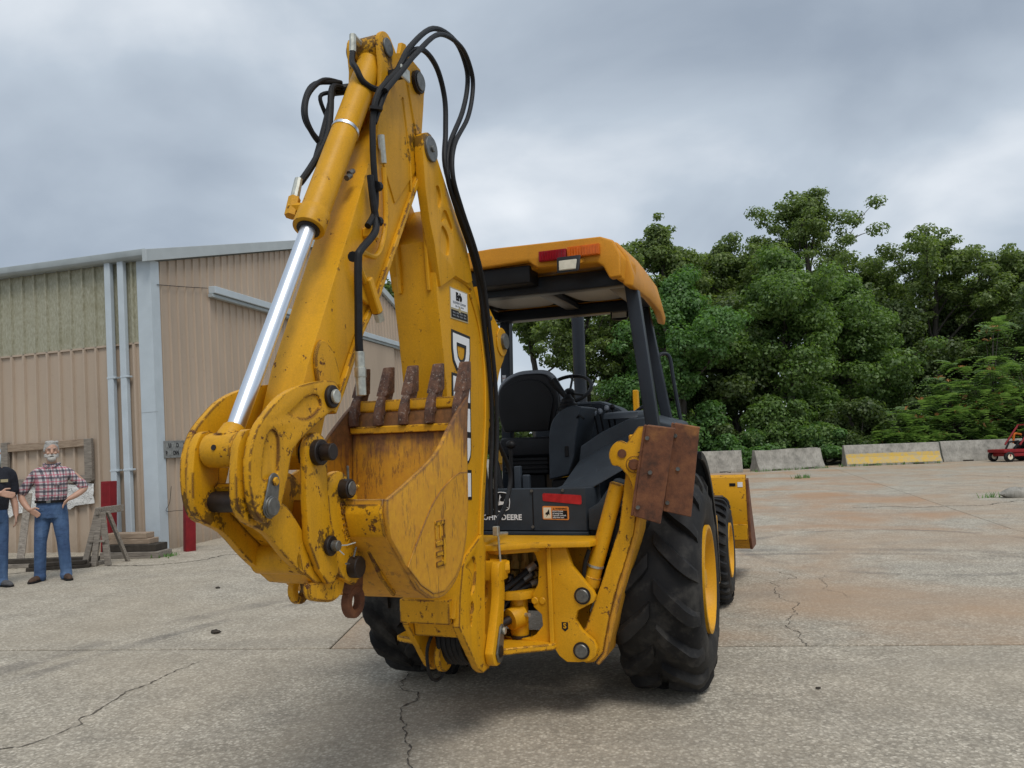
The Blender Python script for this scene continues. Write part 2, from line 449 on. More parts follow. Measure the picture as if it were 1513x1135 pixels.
row(Ll, El, [-14, -6.0, 1.6, 9.0, 22], [-14, -5.4, 3.0, 12.5, 22], ['slab_c', 'slab_c', 'slab_b', 'slab_d'])
for cuts in ([22, 30, 44],):
    row(Kl, Ll, cuts, cuts, ['slab_c', 'slab_c'])
    row(Ll, El, cuts, cuts, ['slab_c', 'slab_c'])
row(Jl, Kl, [14, 22, 30], [14, 22, 30], ['slab_a', 'slab_a'])
row(Ll, El, [-40, -27, -14], [-40, -27, -14], ['slab_c', 'slab_c'])
def crack(pts, w=.012, seed=1):
    r = random.Random(seed); P = [Vector(p) for p in pts]
    while (P[1] - P[0]).length > .025:
        Q = [P[0]]
        for a, b in zip(P[:-1], P[1:]):
            d = b - a; Q += [(a + b) / 2 + Vector((-d.y, d.x)) * r.gauss(0, .11), b]
        P = Q
    V = []; F = []
    for i, p in enumerate(P):
        d = (P[min(i + 1, len(P) - 1)] - P[max(i - 1, 0)]).normalized(); nn = Vector((-d.y, d.x)); h = w * (r.uniform(.15, .7) if r.random() < .8 else r.uniform(.7, 1.5)) * .5
        V += [(*(p + nn * h), .0035), (*(p - nn * h), .0035)]
        if i: F.append((2 * i - 2, 2 * i - 1, 2 * i + 1, 2 * i))
    MB().add(V, F).build('crack', 'crack', pave)
crack([(-.84, 5.7), (-.80, 5.2), (-.70, 4.5), (-.55, 3.8), (-.42, 2.9)], .011, 1)
crack([(2.82, 8.6), (2.55, 7.9), (2.45, 7.0), (2.12, 6.3), (2.04, 5.66)], .009, 2)
crack([(3.2, 8.3), (2.9, 7.6), (3.0, 7.2)], .006, 3)
crack([(-2.38, 5.9), (-2.6, 5.2), (-2.75, 4.3), (-3.1, 3.6)], .012, 4)
crack([(-2.75, 4.3), (-2.95, 4.25), (-3.4, 4.1)], .008, 5)
crack([(-6.9, 10.6), (-5.2, 10.9), (-4.4, 11.6), (-3.4, 12.0)], .04, 6)
crack([(12.0, 24.0), (13.2, 22.4), (13.6, 20.6)], .05, 7)
crack([(6.4, 15.0), (8.5, 14.5), (10.4, 15.3), (12.6, 14.9)], .05, 9)

# ================================================================== backhoe loader
BH = empty('backhoe_loader', (.097, 5.274, 0), R_(-20),
           'big yellow backhoe loader with raised digging arm and rusty toothed bucket', 'backhoe')
def pin_at(parent, name, x0, x1, y, z, r, mat='pin', collar=None):
    m = MB().cyl((x0, y, z), (x1, y, z), r)
    if collar: m.cyl((x0, y, z), (x0 + (x1 - x0) * .45, y, z), r + collar)
    return m.build(name, mat, parent, .003, 1)

def carved(name, mat, parent, outline, x0, x1, pockets, depth=.012, bevel=.005):
    """plate between x0 and x1 (x1 the outer face) with real recesses cut into its outer face"""
    sg_ = 1 if x1 > x0 else -1
    o = link(name, MB().px(outline, x0, x1).mesh(name))
    for pk in pockets:
        c = link('cutter', MB().px(smooth2(pk + [pk[0]], 5)[:-1], x1 - sg_ * depth, x1 + sg_ * .03).mesh('cutter'))
        m = o.modifiers.new('b', 'BOOLEAN'); m.operation = 'DIFFERENCE'; m.object = c; m.solver = 'EXACT'
    dg = bpy.context.evaluated_depsgraph_get(); dg.update()
    me = bpy.data.meshes.new_from_object(o.evaluated_get(dg))
    for m in o.modifiers: bpy.data.objects.remove(m.object)
    bpy.data.objects.remove(o)
    bm = bmesh.new(); bm.from_mesh(me); bmesh.ops.remove_doubles(bm, verts=bm.verts, dist=1e-5)
    ed = [e for e in bm.edges if len(e.link_faces) == 2 and e.calc_face_angle(0) > .5]
    bmesh.ops.bevel(bm, geom=ed, offset=bevel, segments=2, affect='EDGES', clamp_overlap=True, profile=.6)
    bm.to_mesh(me); bm.free(); me.name = name; me.materials.clear(); finish(me, mat); return link(name, me, parent)

# ---- boom
boom_body = [(-1.532, .70), (-1.50, .803), (-1.46, .938), (-1.455, 1.05), (-1.475, 1.258), (-1.51, 1.591), (-1.558, 1.937), (-1.585, 2.10), (-1.615, 2.25),
             (-1.62, 2.40), (-1.635, 2.52), (-1.50, 2.66), (-1.416, 2.748), (-1.28, 2.625), (-1.221, 2.485), (-1.14, 2.356), (-1.046, 2.221), (-1.0, 2.08), (-.985, 1.90), (-.987, 1.696),
             (-1.025, 1.514), (-1.102, 1.223), (-1.142, 1.0), (-1.181, .785), (-1.19, .70)]
boom = MB().px(boom_body, -.118, .118).build('boom', 'yellow', BH, .007, 2)
lug = [(-1.60, 2.30), (-1.655, 2.50), (-1.70, 2.60), (-1.735, 2.75), (-1.752, 2.92)] + arc((-1.675, 2.955), .08, 165, -10, 8) + \
      [(-1.527, 2.86), (-1.416, 2.735), (-1.28, 2.612), (-1.23, 2.48), (-1.20, 2.40), (-1.26, 2.375), (-1.42, 2.385)]
for s in (1, -1):
    carved('boom_head_plate', 'yellow', boom, lug, s * .088, s * .132, [[(-1.62, 2.79), (-1.585, 2.80), (-1.56, 2.74), (-1.59, 2.69), (-1.615, 2.72)], [(-1.57, 2.625), (-1.545, 2.685), (-1.50, 2.695), (-1.44, 2.63), (-1.455, 2.615), (-1.51, 2.655)], [(-1.585, 2.50), (-1.57, 2.60), (-1.53, 2.605), (-1.485, 2.56), (-1.49, 2.485), (-1.54, 2.47)]])
    lowplate = [(-1.306, .407), (-1.52, .66), (-1.50, .80), (-1.455, .938), (-1.40, .985), (-1.20, 1.06), (-1.155, .985), (-1.185, .785), (-1.205, .555), (-1.10, .50), (-1.10, .42), (-1.17, .372), (-1.25, .37)]
    carved('boom_foot_plate', 'yellow_worn', boom, lowplate, .098 if s > 0 else -.140, .136 if s > 0 else -.172, [[(-1.42, .93), (-1.32, .965), (-1.295, .89), (-1.33, .80), (-1.375, .785), (-1.345, .86), (-1.37, .905)], [(-1.39, .74), (-1.35, .75), (-1.345, .71), (-1.365, .69), (-1.37, .64), (-1.385, .64)]])
    MB().px([(-1.63, 2.28), (-1.665, 2.62), (-1.72, 2.80), (-1.735, 2.90), (-1.71, 2.90), (-1.69, 2.80), (-1.63, 2.60), (-1.60, 2.28)], s * .070, s * .0875).build('stiffener', 'yellow', boom, .004, 1)
MB().px([(-1.545, .675), (-1.545, .79), (-1.46, .79), (-1.46, .675)], -.172, .094).build('cross_plate', 'yellow_worn', boom, .004, 1)
MB().px([(-1.46, .595), (-1.475, .672), (-1.455, .672), (-1.44, .595)], -.138, .094).build('cross_plate', 'yellow_worn', boom, .004, 1)
def lip(parent, x, pts, r=.006, closed=True):
    P = [(x, a, b) for a, b in smooth2(pts + ([pts[0]] if closed else []), 5)]
    MB().tube(P, r, 6).build('cast_rib', 'yellow', parent)
lip(boom, .121, [(-1.62, 2.375), (-1.42, 2.382), (-1.27, 2.372), (-1.20, 2.35)], .006, False)
lip(boom, .121, [(-1.22, 2.33), (-1.11, 2.17), (-1.055, 1.95), (-1.06, 1.72), (-1.10, 1.50), (-1.17, 1.22), (-1.20, 1.06)], .007, False)
pin_at(boom, 'pivot_pin', -.15, .146, -1.675, 2.955, .062)
pin_at(boom, 'pin_bolt', .14, .156, -1.675, 2.955, .016)
# front bracket carrying the boom cylinder
br = smooth2([(-1.05, 2.40), (-.90, 2.29), (-.76, 2.20), (-.685, 2.16), (-.665, 2.11), (-.70, 2.03), (-.80, 1.92), (-.92, 1.68), (-1.00, 1.60)], 4)
for s in (1, -1): MB().px(br, s * .07, s * .11).build('cylinder_bracket', 'yellow', boom, .006, 2)
pin_at(boom, 'bracket_pin', -.13, .135, -.72, 2.125, .048, 'pin', .012)
MB().px(arc((-.74, 2.12), .085, 0, 360, 20)[:-1], .11, .117).build('bracket_boss', 'yellow', boom, .003, 1)
pin_at(boom, 'bracket_bolt', .11, .128, -.93, 2.235, .014)
pin_at(boom, 'bracket_bolt', .11, .128, -.93, 1.86, .014)
# decals on the right face
DB = basis((0, 0, -1), (0, 1, 0), (.1195, -1.375, 1.68))
lettering('decal_outline', 'DEERE', .275, 'decal_black', boom, basis((0, -.058, -1), (0, 1, -.058), (.1200, -1.386, 1.685)), offset=.024, depth=.0008, sx=.98, space=1.12)
lettering('decal_letters', 'DEERE', .275, 'white', boom, basis((0, -.058, -1), (0, 1, -.058), (.1225, -1.386, 1.685)), offset=.008, depth=.0008, sx=.98, space=1.12)
stk = MB().box(.1185, .1205, -1.47, -1.25, 2.165, 2.325).build('dealer_sticker', 'decal_tan', boom)
MB().box(.1205, .1215, -1.462, -1.258, 2.222, 2.318).build('sticker_field', 'white', stk)
MB().box(.1205, .1216, -1.462, -1.258, 2.172, 2.212).build('sticker_band', 'decal_black', stk)
SB = lambda y, z: basis((0, 1, 0), (0, 0, 1), (.1225, y, z))
lettering('sticker_word', 'Erb', .052, 'decal_black', stk, SB(-1.365, 2.284), offset=.0035, depth=.0006)
lettering('sticker_line', 'EQUIPMENT COMPANY', .0155, 'decal_grey', stk, SB(-1.36, 2.252), depth=.0006)
lettering('sticker_line', 'Sales  Parts  Service', .013, 'decal_grey', stk, SB(-1.36, 2.236), depth=.0006)
for i in range(4):
    for j in range(2): lettering('sticker_line', 'MO IL', .012, 'decal_grey', stk, SB(-1.43 + i * .045, 2.183 + j * .015), depth=.0006)
MB().px([(-1.372, 2.205), (-1.348, 2.205), (-1.348, 2.228), (-1.36, 2.234), (-1.372, 2.228)], .1216, .1228).build('sticker_badge', 'decal_tan', stk)
# hoses that pass through the boom foot
for k in range(5):
    x = -.06 + k * .028
    MB().tube(spline([(x, -1.26, .74), (x - .01, -1.33, .62), (x, -1.33, .49), (x + .01, -1.22, .41), (x, -1.05, .45), (x, -.85, .62)], 6), .016, 8).build('hose', 'hose', boom)
MB().tube(spline([(-.07, -1.34, .62), (-.10, -1.40, .52), (-.10, -1.38, .38), (-.08, -1.32, .345), (-.06, -1.27, .41), (-.06, -1.22, .60)], 6), .009, 8).build('hose', 'hose', boom)
MB().px(arc((-1.28, .46), .085, 0, 360, 18)[:-1], -.085, -.05).build('boom_foot_boss', 'yellow_worn', boom, .004, 1)

# ---- dipper
dip_body = [(-1.717, 2.833), (-2.155, 2.171), (-2.30, 2.0), (-2.451, 1.757), (-2.527, 1.656), (-2.56, 1.57), (-2.60, 1.49), (-2.66, 1.47), (-2.71, 1.52), (-2.70, 1.66),
            (-2.631, 1.841), (-2.545, 2.0), (-2.355, 2.358), (-2.16, 2.735), (-2.08, 2.86), (-1.93, 3.02), (-1.83, 3.22), (-1.76, 3.36), (-1.66, 3.34), (-1.65, 3.06)]
dipper = MB().px(dip_body, -.078, .078).build('dipper', 'yellow', BH, .006, 2)
head = [(-2.10, 2.86), (-2.055, 3.04), (-2.04, 3.22)] + arc((-1.985, 3.325), .07, 180, 60, 6) + [(-1.90, 3.34), (-1.86, 3.36), (-1.84, 3.42), (-1.80, 3.43), (-1.765, 3.385), (-1.65, 3.37)] + \
       arc((-1.685, 3.29), .075, 60, -30, 5) + [(-1.628, 3.20), (-1.655, 3.06), (-1.70, 2.87), (-1.95, 2.62)]
for s in (1, -1): MB().px(head, s * .062, s * .0845).build('dipper_head_plate', 'yellow', dipper, .005, 2)
fl = [(-1.700, 2.86), (-2.148, 2.18), (-2.285, 2.015), (-2.44, 1.765), (-2.50, 1.68), (-2.478, 1.668), (-2.418, 1.752), (-2.263, 2.0), (-2.126, 2.166), (-1.678, 2.846)]
MB().px(fl, -.094, .096).build('dipper_flange', 'yellow_worn', dipper, .003, 1)
lip(dipper, .0845, [(-1.85, 3.15), (-1.80, 2.9), (-1.79, 2.72)], .006, False)
lip(dipper, .0845, [(-1.84, 3.35), (-1.78, 3.18), (-1.70, 2.95)], .007, False)
pin_at(dipper, 'cylinder_pin', -.10, .094, -1.985, 3.325, .042, 'pin', .008)
pin_at(dipper, 'dipper_pin', -.105, .105, -1.70, 3.285, .055, 'darkpin')
pin_at(dipper, 'pin_face', .1055, .112, -1.70, 3.285, .044, 'pin')
casting = smooth2([(-2.58, 1.76), (-2.60, 1.87), (-2.56, 1.94), (-2.49, 1.91), (-2.45, 1.84)], 5)
MB().px(casting + [(-2.44, 1.78)], .078, .094).build('pivot_casting', 'yellow_worn', dipper, .004, 1)
for y, z in ((-2.245, 2.66), (-2.265, 2.635)): MB().cyl((.05, y - .03, z), (.05, y, z + .02), .012, n=8).build('bolt', 'pin', dipper)
# bracket with hydraulic pipe on the side of the dipper
MB().box(.08, .125, -2.235, -2.17, 2.40, 2.44).build('pipe_clamp', 'yellow', dipper, .005, 1)
MB().px([(-2.26, 2.27), (-2.305, 2.20), (-2.30, 2.14), (-2.22, 2.12), (-2.20, 2.18)], .078, .10).build('bulkhead', 'yellow', dipper, .004, 1)
MB().bar((.115, -2.265, 2.22), (.115, -2.185, 2.09), .038, .038).build('elbow', 'yellow', dipper, .005, 1)
MB().cyl((.115, -2.185, 2.09), (.115, -2.165, 2.06), .021, n=6).build('elbow_nut', 'zinc', dipper)
MB().tube(spline([(.10, -2.074, 2.74), (.10, -2.068, 2.53), (.10, -2.104, 2.403), (.11, -2.186, 2.327), (.11, -2.292, 2.319), (.11, -2.315, 2.273), (.11, -2.265, 2.20)], 6), .012, 8).build('steel_pipe', 'yellow', dipper)
MB().cyl((.10, -2.09, 2.88), (.10, -2.076, 2.76), .015, n=8).build('pipe_fitting', 'zinc', dipper, 0)
# ---- bucket cylinder
bc = MB()
bc.cyl((0, -1.97, 3.30), (0, -2.489, 2.393), .057, n=28)
bc = bc.build('bucket_cylinder', 'yellow', BH, .004, 1)
MB().cyl((-.055, -1.985, 3.325), (.055, -1.985, 3.325), .062, n=24).build('cylinder_eye', 'yellow', bc, .004, 1)
ax = (Vector((0, -2.489, 2.393)) - Vector((0, -1.97, 3.30))).normalized()
e0 = Vector((0, -2.489, 2.393))
MB().cyl(e0 - ax * .075, e0 + ax * .012, .063, n=28).build('gland', 'yellow', bc, .006, 2)
MB().cyl(e0 + ax * .012, e0 + ax * .018, .045, n=24).build('rod_seal', 'darkpin', bc)
MB().cyl(e0, (0, -2.94, 1.59), .030, n=28).build('rod', 'chrome', bc)
eye = Vector((0, -2.968, 1.550))
MB().cyl((-.062, eye.y, eye.z), (.062, eye.y, eye.z), .056, n=24).cyl((0, -2.955, 1.575), (0, -2.925, 1.625), .05, .036, n=24).build('rod_eye', 'yellow_worn', bc, .005, 1)
MB().cyl((.0, eye.y - .058, eye.z + .01), (.0, eye.y - .04, eye.z + .008), .009, n=10).build('grease_hole', 'darkpin', bc)
c0 = Vector((0, -1.97, 3.30)) + ax * .50
MB().cyl(c0 - ax * .008, c0 + ax * .008, .060, n=28).build('hose_clamp', 'chrome', bc)
pb = e0 - ax * .10
MB().cyl(pb + Vector((-.04, -.02, 0)), pb + Vector((-.095, -.045, .0)), .02, n=6).cyl(pb + Vector((-.085, -.05, -.035)), pb + Vector((-.085, -.02, .045)), .024, n=6).build('port_elbow', 'yellow', bc)
MB().cyl(pb + Vector((-.085, -.02, .045)), pb + Vector((-.085, .01, .13)), .018, .016, n=10).build('port_fitting', 'zinc', bc)
pt = Vector((-.03, -2.07, 3.33))
MB().cyl((-.02, -2.02, 3.33), (-.03, -2.085, 3.35), .017, n=8).cyl((-.03, -2.085, 3.36), (-.03, -2.09, 3.28), .016, n=8).build('port_fitting', 'zinc', bc)

# ---- links
lk = smooth2([(-2.505, 1.735), (-2.53, 1.69), (-2.593, 1.665), (-2.719, 1.600), (-2.80, 1.545), (-2.832, 1.465), (-2.865, 1.381), (-2.897, 1.335), (-2.944, 1.317), (-2.992, 1.345), (-3.018, 1.413),
              (-3.022, 1.517), (-2.99, 1.605), (-2.928, 1.668), (-2.846, 1.726), (-2.733, 1.764), (-2.61, 1.785), (-2.54, 1.785)], 3)
for s in (1, -1):
    L = carved('bucket_link', 'yellow_worn', BH, lk, s * .108, s * .136, [[(-2.885, 1.47), (-2.88, 1.58), (-2.915, 1.61), (-2.95, 1.56), (-2.965, 1.46), (-2.93, 1.455)], [(-2.83, 1.66), (-2.73, 1.72), (-2.66, 1.73), (-2.64, 1.69), (-2.72, 1.645)]], .008)
    if s > 0:
        pin_at(L, 'link_pin', .1, .150, -2.575, 1.728, .042, 'darkpin')
        pin_at(L, 'link_bolt', .15, .164, -2.575, 1.728, .026, 'zinc')
        MB().px(arc((-2.915, 1.445), .028, 0, 180, 6) + arc((-2.935, 1.365), .036, 180, 360, 6), .136, .144).build('lock_plate', 'pin', L, .003, 1)
        pin_at(L, 'link_pin', .144, .157, -2.935, 1.368, .030, 'pin', .004)
        pin_at(L, 'lock_bolt', .144, .153, -2.915, 1.445, .014, 'yellow_worn')
hl = smooth2([(-3.03, 1.555), (-3.00, 1.605), (-2.95, 1.61), (-2.918, 1.57), (-2.918, 1.50), (-2.915, 1.43), (-2.87, 1.395), (-2.79, 1.355), (-2.72, 1.28), (-2.655, 1.20), (-2.65, 1.145), (-2.70, 1.12),
              (-2.80, 1.19), (-2.90, 1.28), (-2.99, 1.325), (-3.035, 1.38), (-3.04, 1.47)], 3)
H = MB()
for s in (1, -1): H.px(hl, s * .068, s * .098)
H.px([(-2.95, 1.43), (-2.88, 1.345), (-2.78, 1.26), (-2.69, 1.19), (-2.675, 1.21), (-2.765, 1.285), (-2.865, 1.37), (-2.93, 1.445)], -.066, .066)
H = H.build('push_link', 'yellow_worn', BH, .006, 2)
MB().cyl((-.098, -2.692, 1.168), (.098, -2.692, 1.168), .055, n=20).build('push_link_boss', 'yellow_worn', H, .005, 1)
pin_at(H, 'cross_pin', -.13, .067, -2.945, 1.385, .034, 'darkpin')
MB().px(arc((-2.955, 1.568), .030, 0, 180, 6) + arc((-2.955, 1.50), .030, 180, 360, 6), .098, .106).build('lock_plate', 'pin', H, .003, 1)
pin_at(H, 'rod_pin', .105, .113, -2.955, 1.565, .022, 'yellow_worn', .004)
pin_at(H, 'rod_bolt', .105, .118, -2.955, 1.505, .016, 'pin')

# ---- coupler
cp = arc((-2.655, 1.535), .066, 175, 5, 8) + [(-2.590, 1.428), (-2.578, 1.283), (-2.540, 1.205), (-2.530, 1.10), (-2.560, 1.062), (-2.600, 1.065), (-2.650, 1.118), (-2.712, 1.23), (-2.722, 1.369)]
CP = MB()
for s in (1, -1): CP.px(cp, s * .100, s * .126)
CP.px([(-2.73, 1.205), (-2.715, 1.135), (-2.65, 1.08), (-2.54, 1.05), (-2.53, 1.07), (-2.64, 1.10), (-2.70, 1.15), (-2.715, 1.21)], -.098, .098)
CP = CP.build('coupler', 'yellow_worn', BH, .006, 2)
for s in (1, -1):
    sk = [(-2.70, 1.235), (-2.735, 1.21), (-2.715, 1.13), (-2.64, 1.075), (-2.54, 1.05), (-2.56, 1.13), (-2.62, 1.22)]
    MB().px(sk, s * .088, s * .0985).build('coupler_skirt', 'yellow_worn', CP, .003, 1)
pin_at(CP, 'hinge_pin', -.16, .15, -2.655, 1.53, .046, 'darkpin', .012)
pin_at(CP, 'hinge_pin_end', .15, .195, -2.655, 1.53, .030, 'darkpin')
pin_at(CP, 'coupler_pin', .126, .142, -2.592, 1.198, .036, 'darkpin')
pin_at(CP, 'coupler_bolt', .142, .168, -2.592, 1.198, .019, 'pin')
MB().tube([(.15, -2.60, 1.20), (.175, -2.555, 1.195), (.19, -2.52, 1.20)], .0025, 6).tube([(.15, -2.60, 1.20), (.18, -2.58, 1.165)], .0025, 6).build('cotter_pin', 'zinc', CP)
def eyelet(parent, x0, x1, c, r, ri_):
    a = arc(c, r, 0, 360, 20)[:-1]; b = arc(c, ri_, 0, 360, 20)[:-1]; n = 20; V = []
    for x in (x0, x1): V += [(x, *p) for p in a] + [(x, *p) for p in b]
    F = []
    for i in range(n):
        j = (i + 1) % n
        F += [(i, j, n + j, n + i), (2 * n + i, 3 * n + i, 3 * n + j, 2 * n + j), (i, 2 * n + i, 2 * n + j, j), (n + i, n + j, 3 * n + j, 3 * n + i)]
    return MB().add(V, F).px([(c[0] - .05, c[1] + ri_ + .005), (c[0] + .05, c[1] + ri_ + .005), (c[0] + .06, c[1] + r + .045), (c[0] - .06, c[1] + r + .045)], x0 + .002, x1 - .002)
eyelet(0, -.105, -.075, (-2.47, 1.018), .056, .024).build('lifting_eye', 'yellow_worn', CP, .004, 1)
MB().px(smooth2([(-2.68, 1.08), (-2.67, 1.03), (-2.61, 1.005), (-2.53, .99), (-2.47, 1.01), (-2.44, 1.07)], 4), .07, .10).build('coupler_hook', 'yellow_worn', CP, .006, 1)
eyelet(0, .06, .095, (-2.365, .955), .062, .030).build('lifting_eye', 'rust', CP, .005, 1)

# ---- bucket
side = [(-1.712, 1.754)] + smooth2([(-1.80, 1.70), (-1.926, 1.610), (-2.074, 1.498), (-2.306, 1.407), (-2.483, 1.348)], 4) + [(-2.49, 1.305), (-2.465, 1.21), (-2.361, 1.096), (-2.251, .985)] + \
       smooth2([(-2.142, .928), (-2.035, .918), (-1.919, .956), (-1.838, 1.028), (-1.785, 1.132), (-1.755, 1.28), (-1.748, 1.41)], 3) + [(-1.735, 1.60)]
bucket = MB()
shell = [(-1.712, 1.74), (-1.735, 1.60), (-1.748, 1.41), (-1.755, 1.28), (-1.785, 1.132), (-1.838, 1.028), (-1.919, .956), (-2.035, .918), (-2.142, .928), (-2.251, .985), (-2.361, 1.096), (-2.465, 1.21), (-2.49, 1.305), (-2.483, 1.352)]
inn = []
for i in range(len(shell)):
    a = Vector(shell[max(i - 1, 0)]); b = Vector(shell[min(i + 1, len(shell) - 1)]); d = (b - a).normalized(); nn = Vector((d.y, -d.x))
    inn.append(tuple(Vector(shell[i]) + nn * .018 * (1 if (Vector((-2.1, 1.3)) - Vector(shell[i])).dot(nn) > 0 else -1)))
bucket.px(shell + inn[::-1], -.286, .286)
bucket = bucket.build('bucket', 'bucket', BH, .003, 1, 40)
for s in (1, -1):
    MB().px(side, s * .287, s * .306).build('bucket_side_plate', 'bucket', bucket, .005, 2)
wearp = smooth2([(-1.762, 1.412), (-1.893, 1.405), (-2.099, 1.320), (-2.27, 1.17), (-2.352, 1.086)], 4) + [(-2.25, 1.0), (-2.142, .945), (-2.035, .936), (-1.925, .974), (-1.85, 1.04), (-1.80, 1.14), (-1.77, 1.28)]
MB().px(wearp, .306, .3105).build('wear_plate', 'bucket', bucket, .003, 1)
# cast mark on the wear plate
mk = MB()
for z0, z1 in ((1.045, 1.068), (1.085, 1.108), (1.125, 1.148)): mk.box(.3105, .316, -2.115, -2.05, z0, z1)
mk.box(.3105, .316, -2.05, -2.025, 1.045, 1.165)
for y in (-2.115, -2.075, -2.04): mk.box(.3105, .316, y, y + .016, 1.155, 1.225)
mk.box(.3105, .316, -2.115, -2.024, 1.21, 1.23)
mk.build('cast_mark', 'yellow_worn', bucket, .003, 1)
MB().px([(-1.70, 1.70), (-1.737, 1.70), (-1.745, 1.71), (-1.738, 1.757), (-1.70, 1.76)], -.285, .285).build('cutting_edge', 'yellow_worn', bucket, .004, 1)
MB().px([(-1.762, 1.60), (-1.776, 1.60), (-1.776, 1.632), (-1.762, 1.636)], -.285, .285).build('lip_weld', 'yellow_worn', bucket, .003, 1)
for i, x in enumerate((-.265, -.13, .0, .135, .272)):
    T = MB().px(smooth2([(-1.79, 1.635), (-1.79, 1.69), (-1.765, 1.75), (-1.72, 1.80), (-1.69, 1.83)], 3) + [(-1.65, 1.80), (-1.69, 1.72), (-1.755, 1.68), (-1.757, 1.635)], x - .020, x + .020).build('tooth', 'tooth', bucket, .005, 1)
    m = MB(); b0 = [(x - .029, -1.745, 1.775), (x + .029, -1.745, 1.775), (x + .029, -1.66, 1.795), (x - .029, -1.66, 1.795)]
    b1 = [(x - .023, -1.680, 1.918), (x + .023, -1.680, 1.918), (x + .023, -1.640, 1.922), (x - .023, -1.640, 1.922)]
    m._prism([Vector(p) for p in b0], [Vector(p) for p in b1]); m.build('tooth_tip', 'tooth', T, .007, 2)
ear = smooth2([(-2.596, 1.404), (-2.580, 1.442), (-2.52, 1.458), (-2.462, 1.432), (-2.40, 1.36)], 3) + [(-2.377, 1.286), (-2.352, 1.169), (-2.362, 1.061), (-2.43, 1.030), (-2.53, 1.080), (-2.561, 1.209), (-2.587, 1.308)]
for s in (1, -1):
    ea = MB().px(ear, s * .098, s * .128).build('bucket_ear', 'yellow_worn', bucket, .006, 2)
    if s > 0:
        pin_at(ea, 'ear_pin', .12, .165, -2.498, 1.392, .036, 'darkpin'); pin_at(ea, 'ear_pin_face', .165, .171, -2.498, 1.392, .027, 'pin')
        pin_at(ea, 'ear_pin', .12, .165, -2.448, 1.10, .040, 'darkpin')
        MB().tube([(.15, -2.495, 1.40), (.152, -2.50, 1.475)], .005, 6).tube([(.15, -2.47, 1.14), (.155, -2.46, 1.175)], .004, 6).tube([(.15, -2.50, 1.12), (.155, -2.53, 1.125)], .004, 6).build('cotter_pin', 'pin', ea)
        lettering('cast_number', '8511JEN', .048, 'yellow_worn', ea, basis((0, .20, -.98), (0, .98, .20), (.1285, -2.488, 1.262)), offset=.001, depth=.004)
MB().box(-.097, .097, -2.43, -2.36, 1.10, 1.36).build('hinge_box', 'yellow_worn', bucket, .005, 1)
for x0, x1 in ((.129, .285), (-.285, -.129)): MB().px([(-2.49, 1.335), (-2.42, 1.31), (-2.40, 1.20), (-2.44, 1.19), (-2.475, 1.22), (-2.50, 1.30)], x0, x1).build('hinge_plate', 'yellow_worn', bucket, .005, 1)
MB().px([(-2.499, 1.345), (-2.44, 1.375), (-2.38, 1.40), (-2.375, 1.39), (-2.44, 1.36), (-2.495, 1.33)], .10, .127).build('gusset', 'yellow_worn', bucket, .003, 1)
MB().px([(-2.42, 1.16), (-2.33, 1.04), (-2.23, .95), (-2.22, .965), (-2.32, 1.06), (-2.40, 1.17)], .17, .185).build('rib', 'yellow_worn', bucket, .003, 1)

# ---- hoses of the digging arm
def hose(pts, r=.013, name='hose', mat='hose', parent=BH): return MB().tube(spline(pts, 6), r, 10).build(name, mat, parent)
H1 = [(-2.249, 2.44), (-2.197, 2.50), (-2.175, 2.583), (-2.189, 2.752), (-2.18, 2.93), (-2.14, 3.049), (-1.994, 3.203), (-1.868, 3.372), (-1.588, 3.602), (-1.295, 3.681), (-1.136, 3.623), (-1.097, 3.524), (-1.208, 3.325),
      (-1.438, 3.057), (-1.517, 2.874), (-1.431, 2.725), (-1.256, 2.553), (-1.132, 2.394), (-1.060, 2.178), (-1.00, 1.883), (-1.0, 1.588), (-1.06, 1.35), (-1.10, 1.15)]
X1 = [.115] * 5 + [.125, .135, .14, .13, .12, .11, .10, .11, .13, .15, .155, .15, .14, .135, .135, .135, .14, .15]
hose([(x, a, b) for x, (a, b) in zip(X1, H1)], .0135)
hose([(x + .026, a + (.012 if 6 < i < 13 else .004), b - (.03 if 6 < i < 13 else .0)) for i, (x, (a, b)) in enumerate(zip(X1, H1))][5:], .0125)
hose([(.115, -2.175, 2.90), (.13, -2.10, 3.06), (.14, -1.959, 3.25), (.14, -1.89, 3.33), (.13, -1.712, 3.433), (.12, -1.539, 3.423), (.115, -1.444, 3.304), (.12, -1.458, 3.121), (.14, -1.52, 2.92), (.165, -1.43, 2.72), (.165, -1.25, 2.54), (.155, -1.12, 2.38), (.15, -1.05, 2.17)], .0135)
hose([(-.03, -2.09, 3.28), (-.01, -2.13, 3.21), (.02, -2.15, 3.17), (.045, -2.13, 3.11), (.08, -2.06, 3.10), (.115, -2.03, 3.16)], .0135)
pbh = pb + Vector((-.085, .01, .13))
hose([tuple(pbh), (-.085, -2.42, 2.60), (-.07, -2.336, 2.715), (-.06, -2.257, 2.845), (-.08, -2.201, 2.969), (-.10, -2.15, 3.104), (-.10, -2.06, 3.14)], .0145)
hose([(-.09, -2.30, 2.74), (-.09, -2.24, 2.88), (-.10, -2.18, 3.0), (-.11, -2.12, 3.13)], .013)
hose([(-.10, -2.08, 3.157), (-.12, -2.19, 3.125), (-.12, -2.30, 3.02), (-.11, -2.34, 2.911), (-.10, -2.30, 2.84), (-.085, -2.24, 2.80)], .0115)
hose([(-.10, -2.10, 3.15), (-.13, -2.24, 3.09), (-.13, -2.315, 2.985), (-.12, -2.325, 2.89), (-.10, -2.24, 2.82)], .0105)
hose([(-.11, -2.12, 3.10), (-.13, -2.20, 3.05), (-.12, -2.16, 2.96), (-.10, -2.18, 2.90)], .009)
MB().cyl((-.14, -2.10, 3.12), (-.06, -2.02, 3.15), .024, n=10).build('hose_clamp_block', 'black', BH)
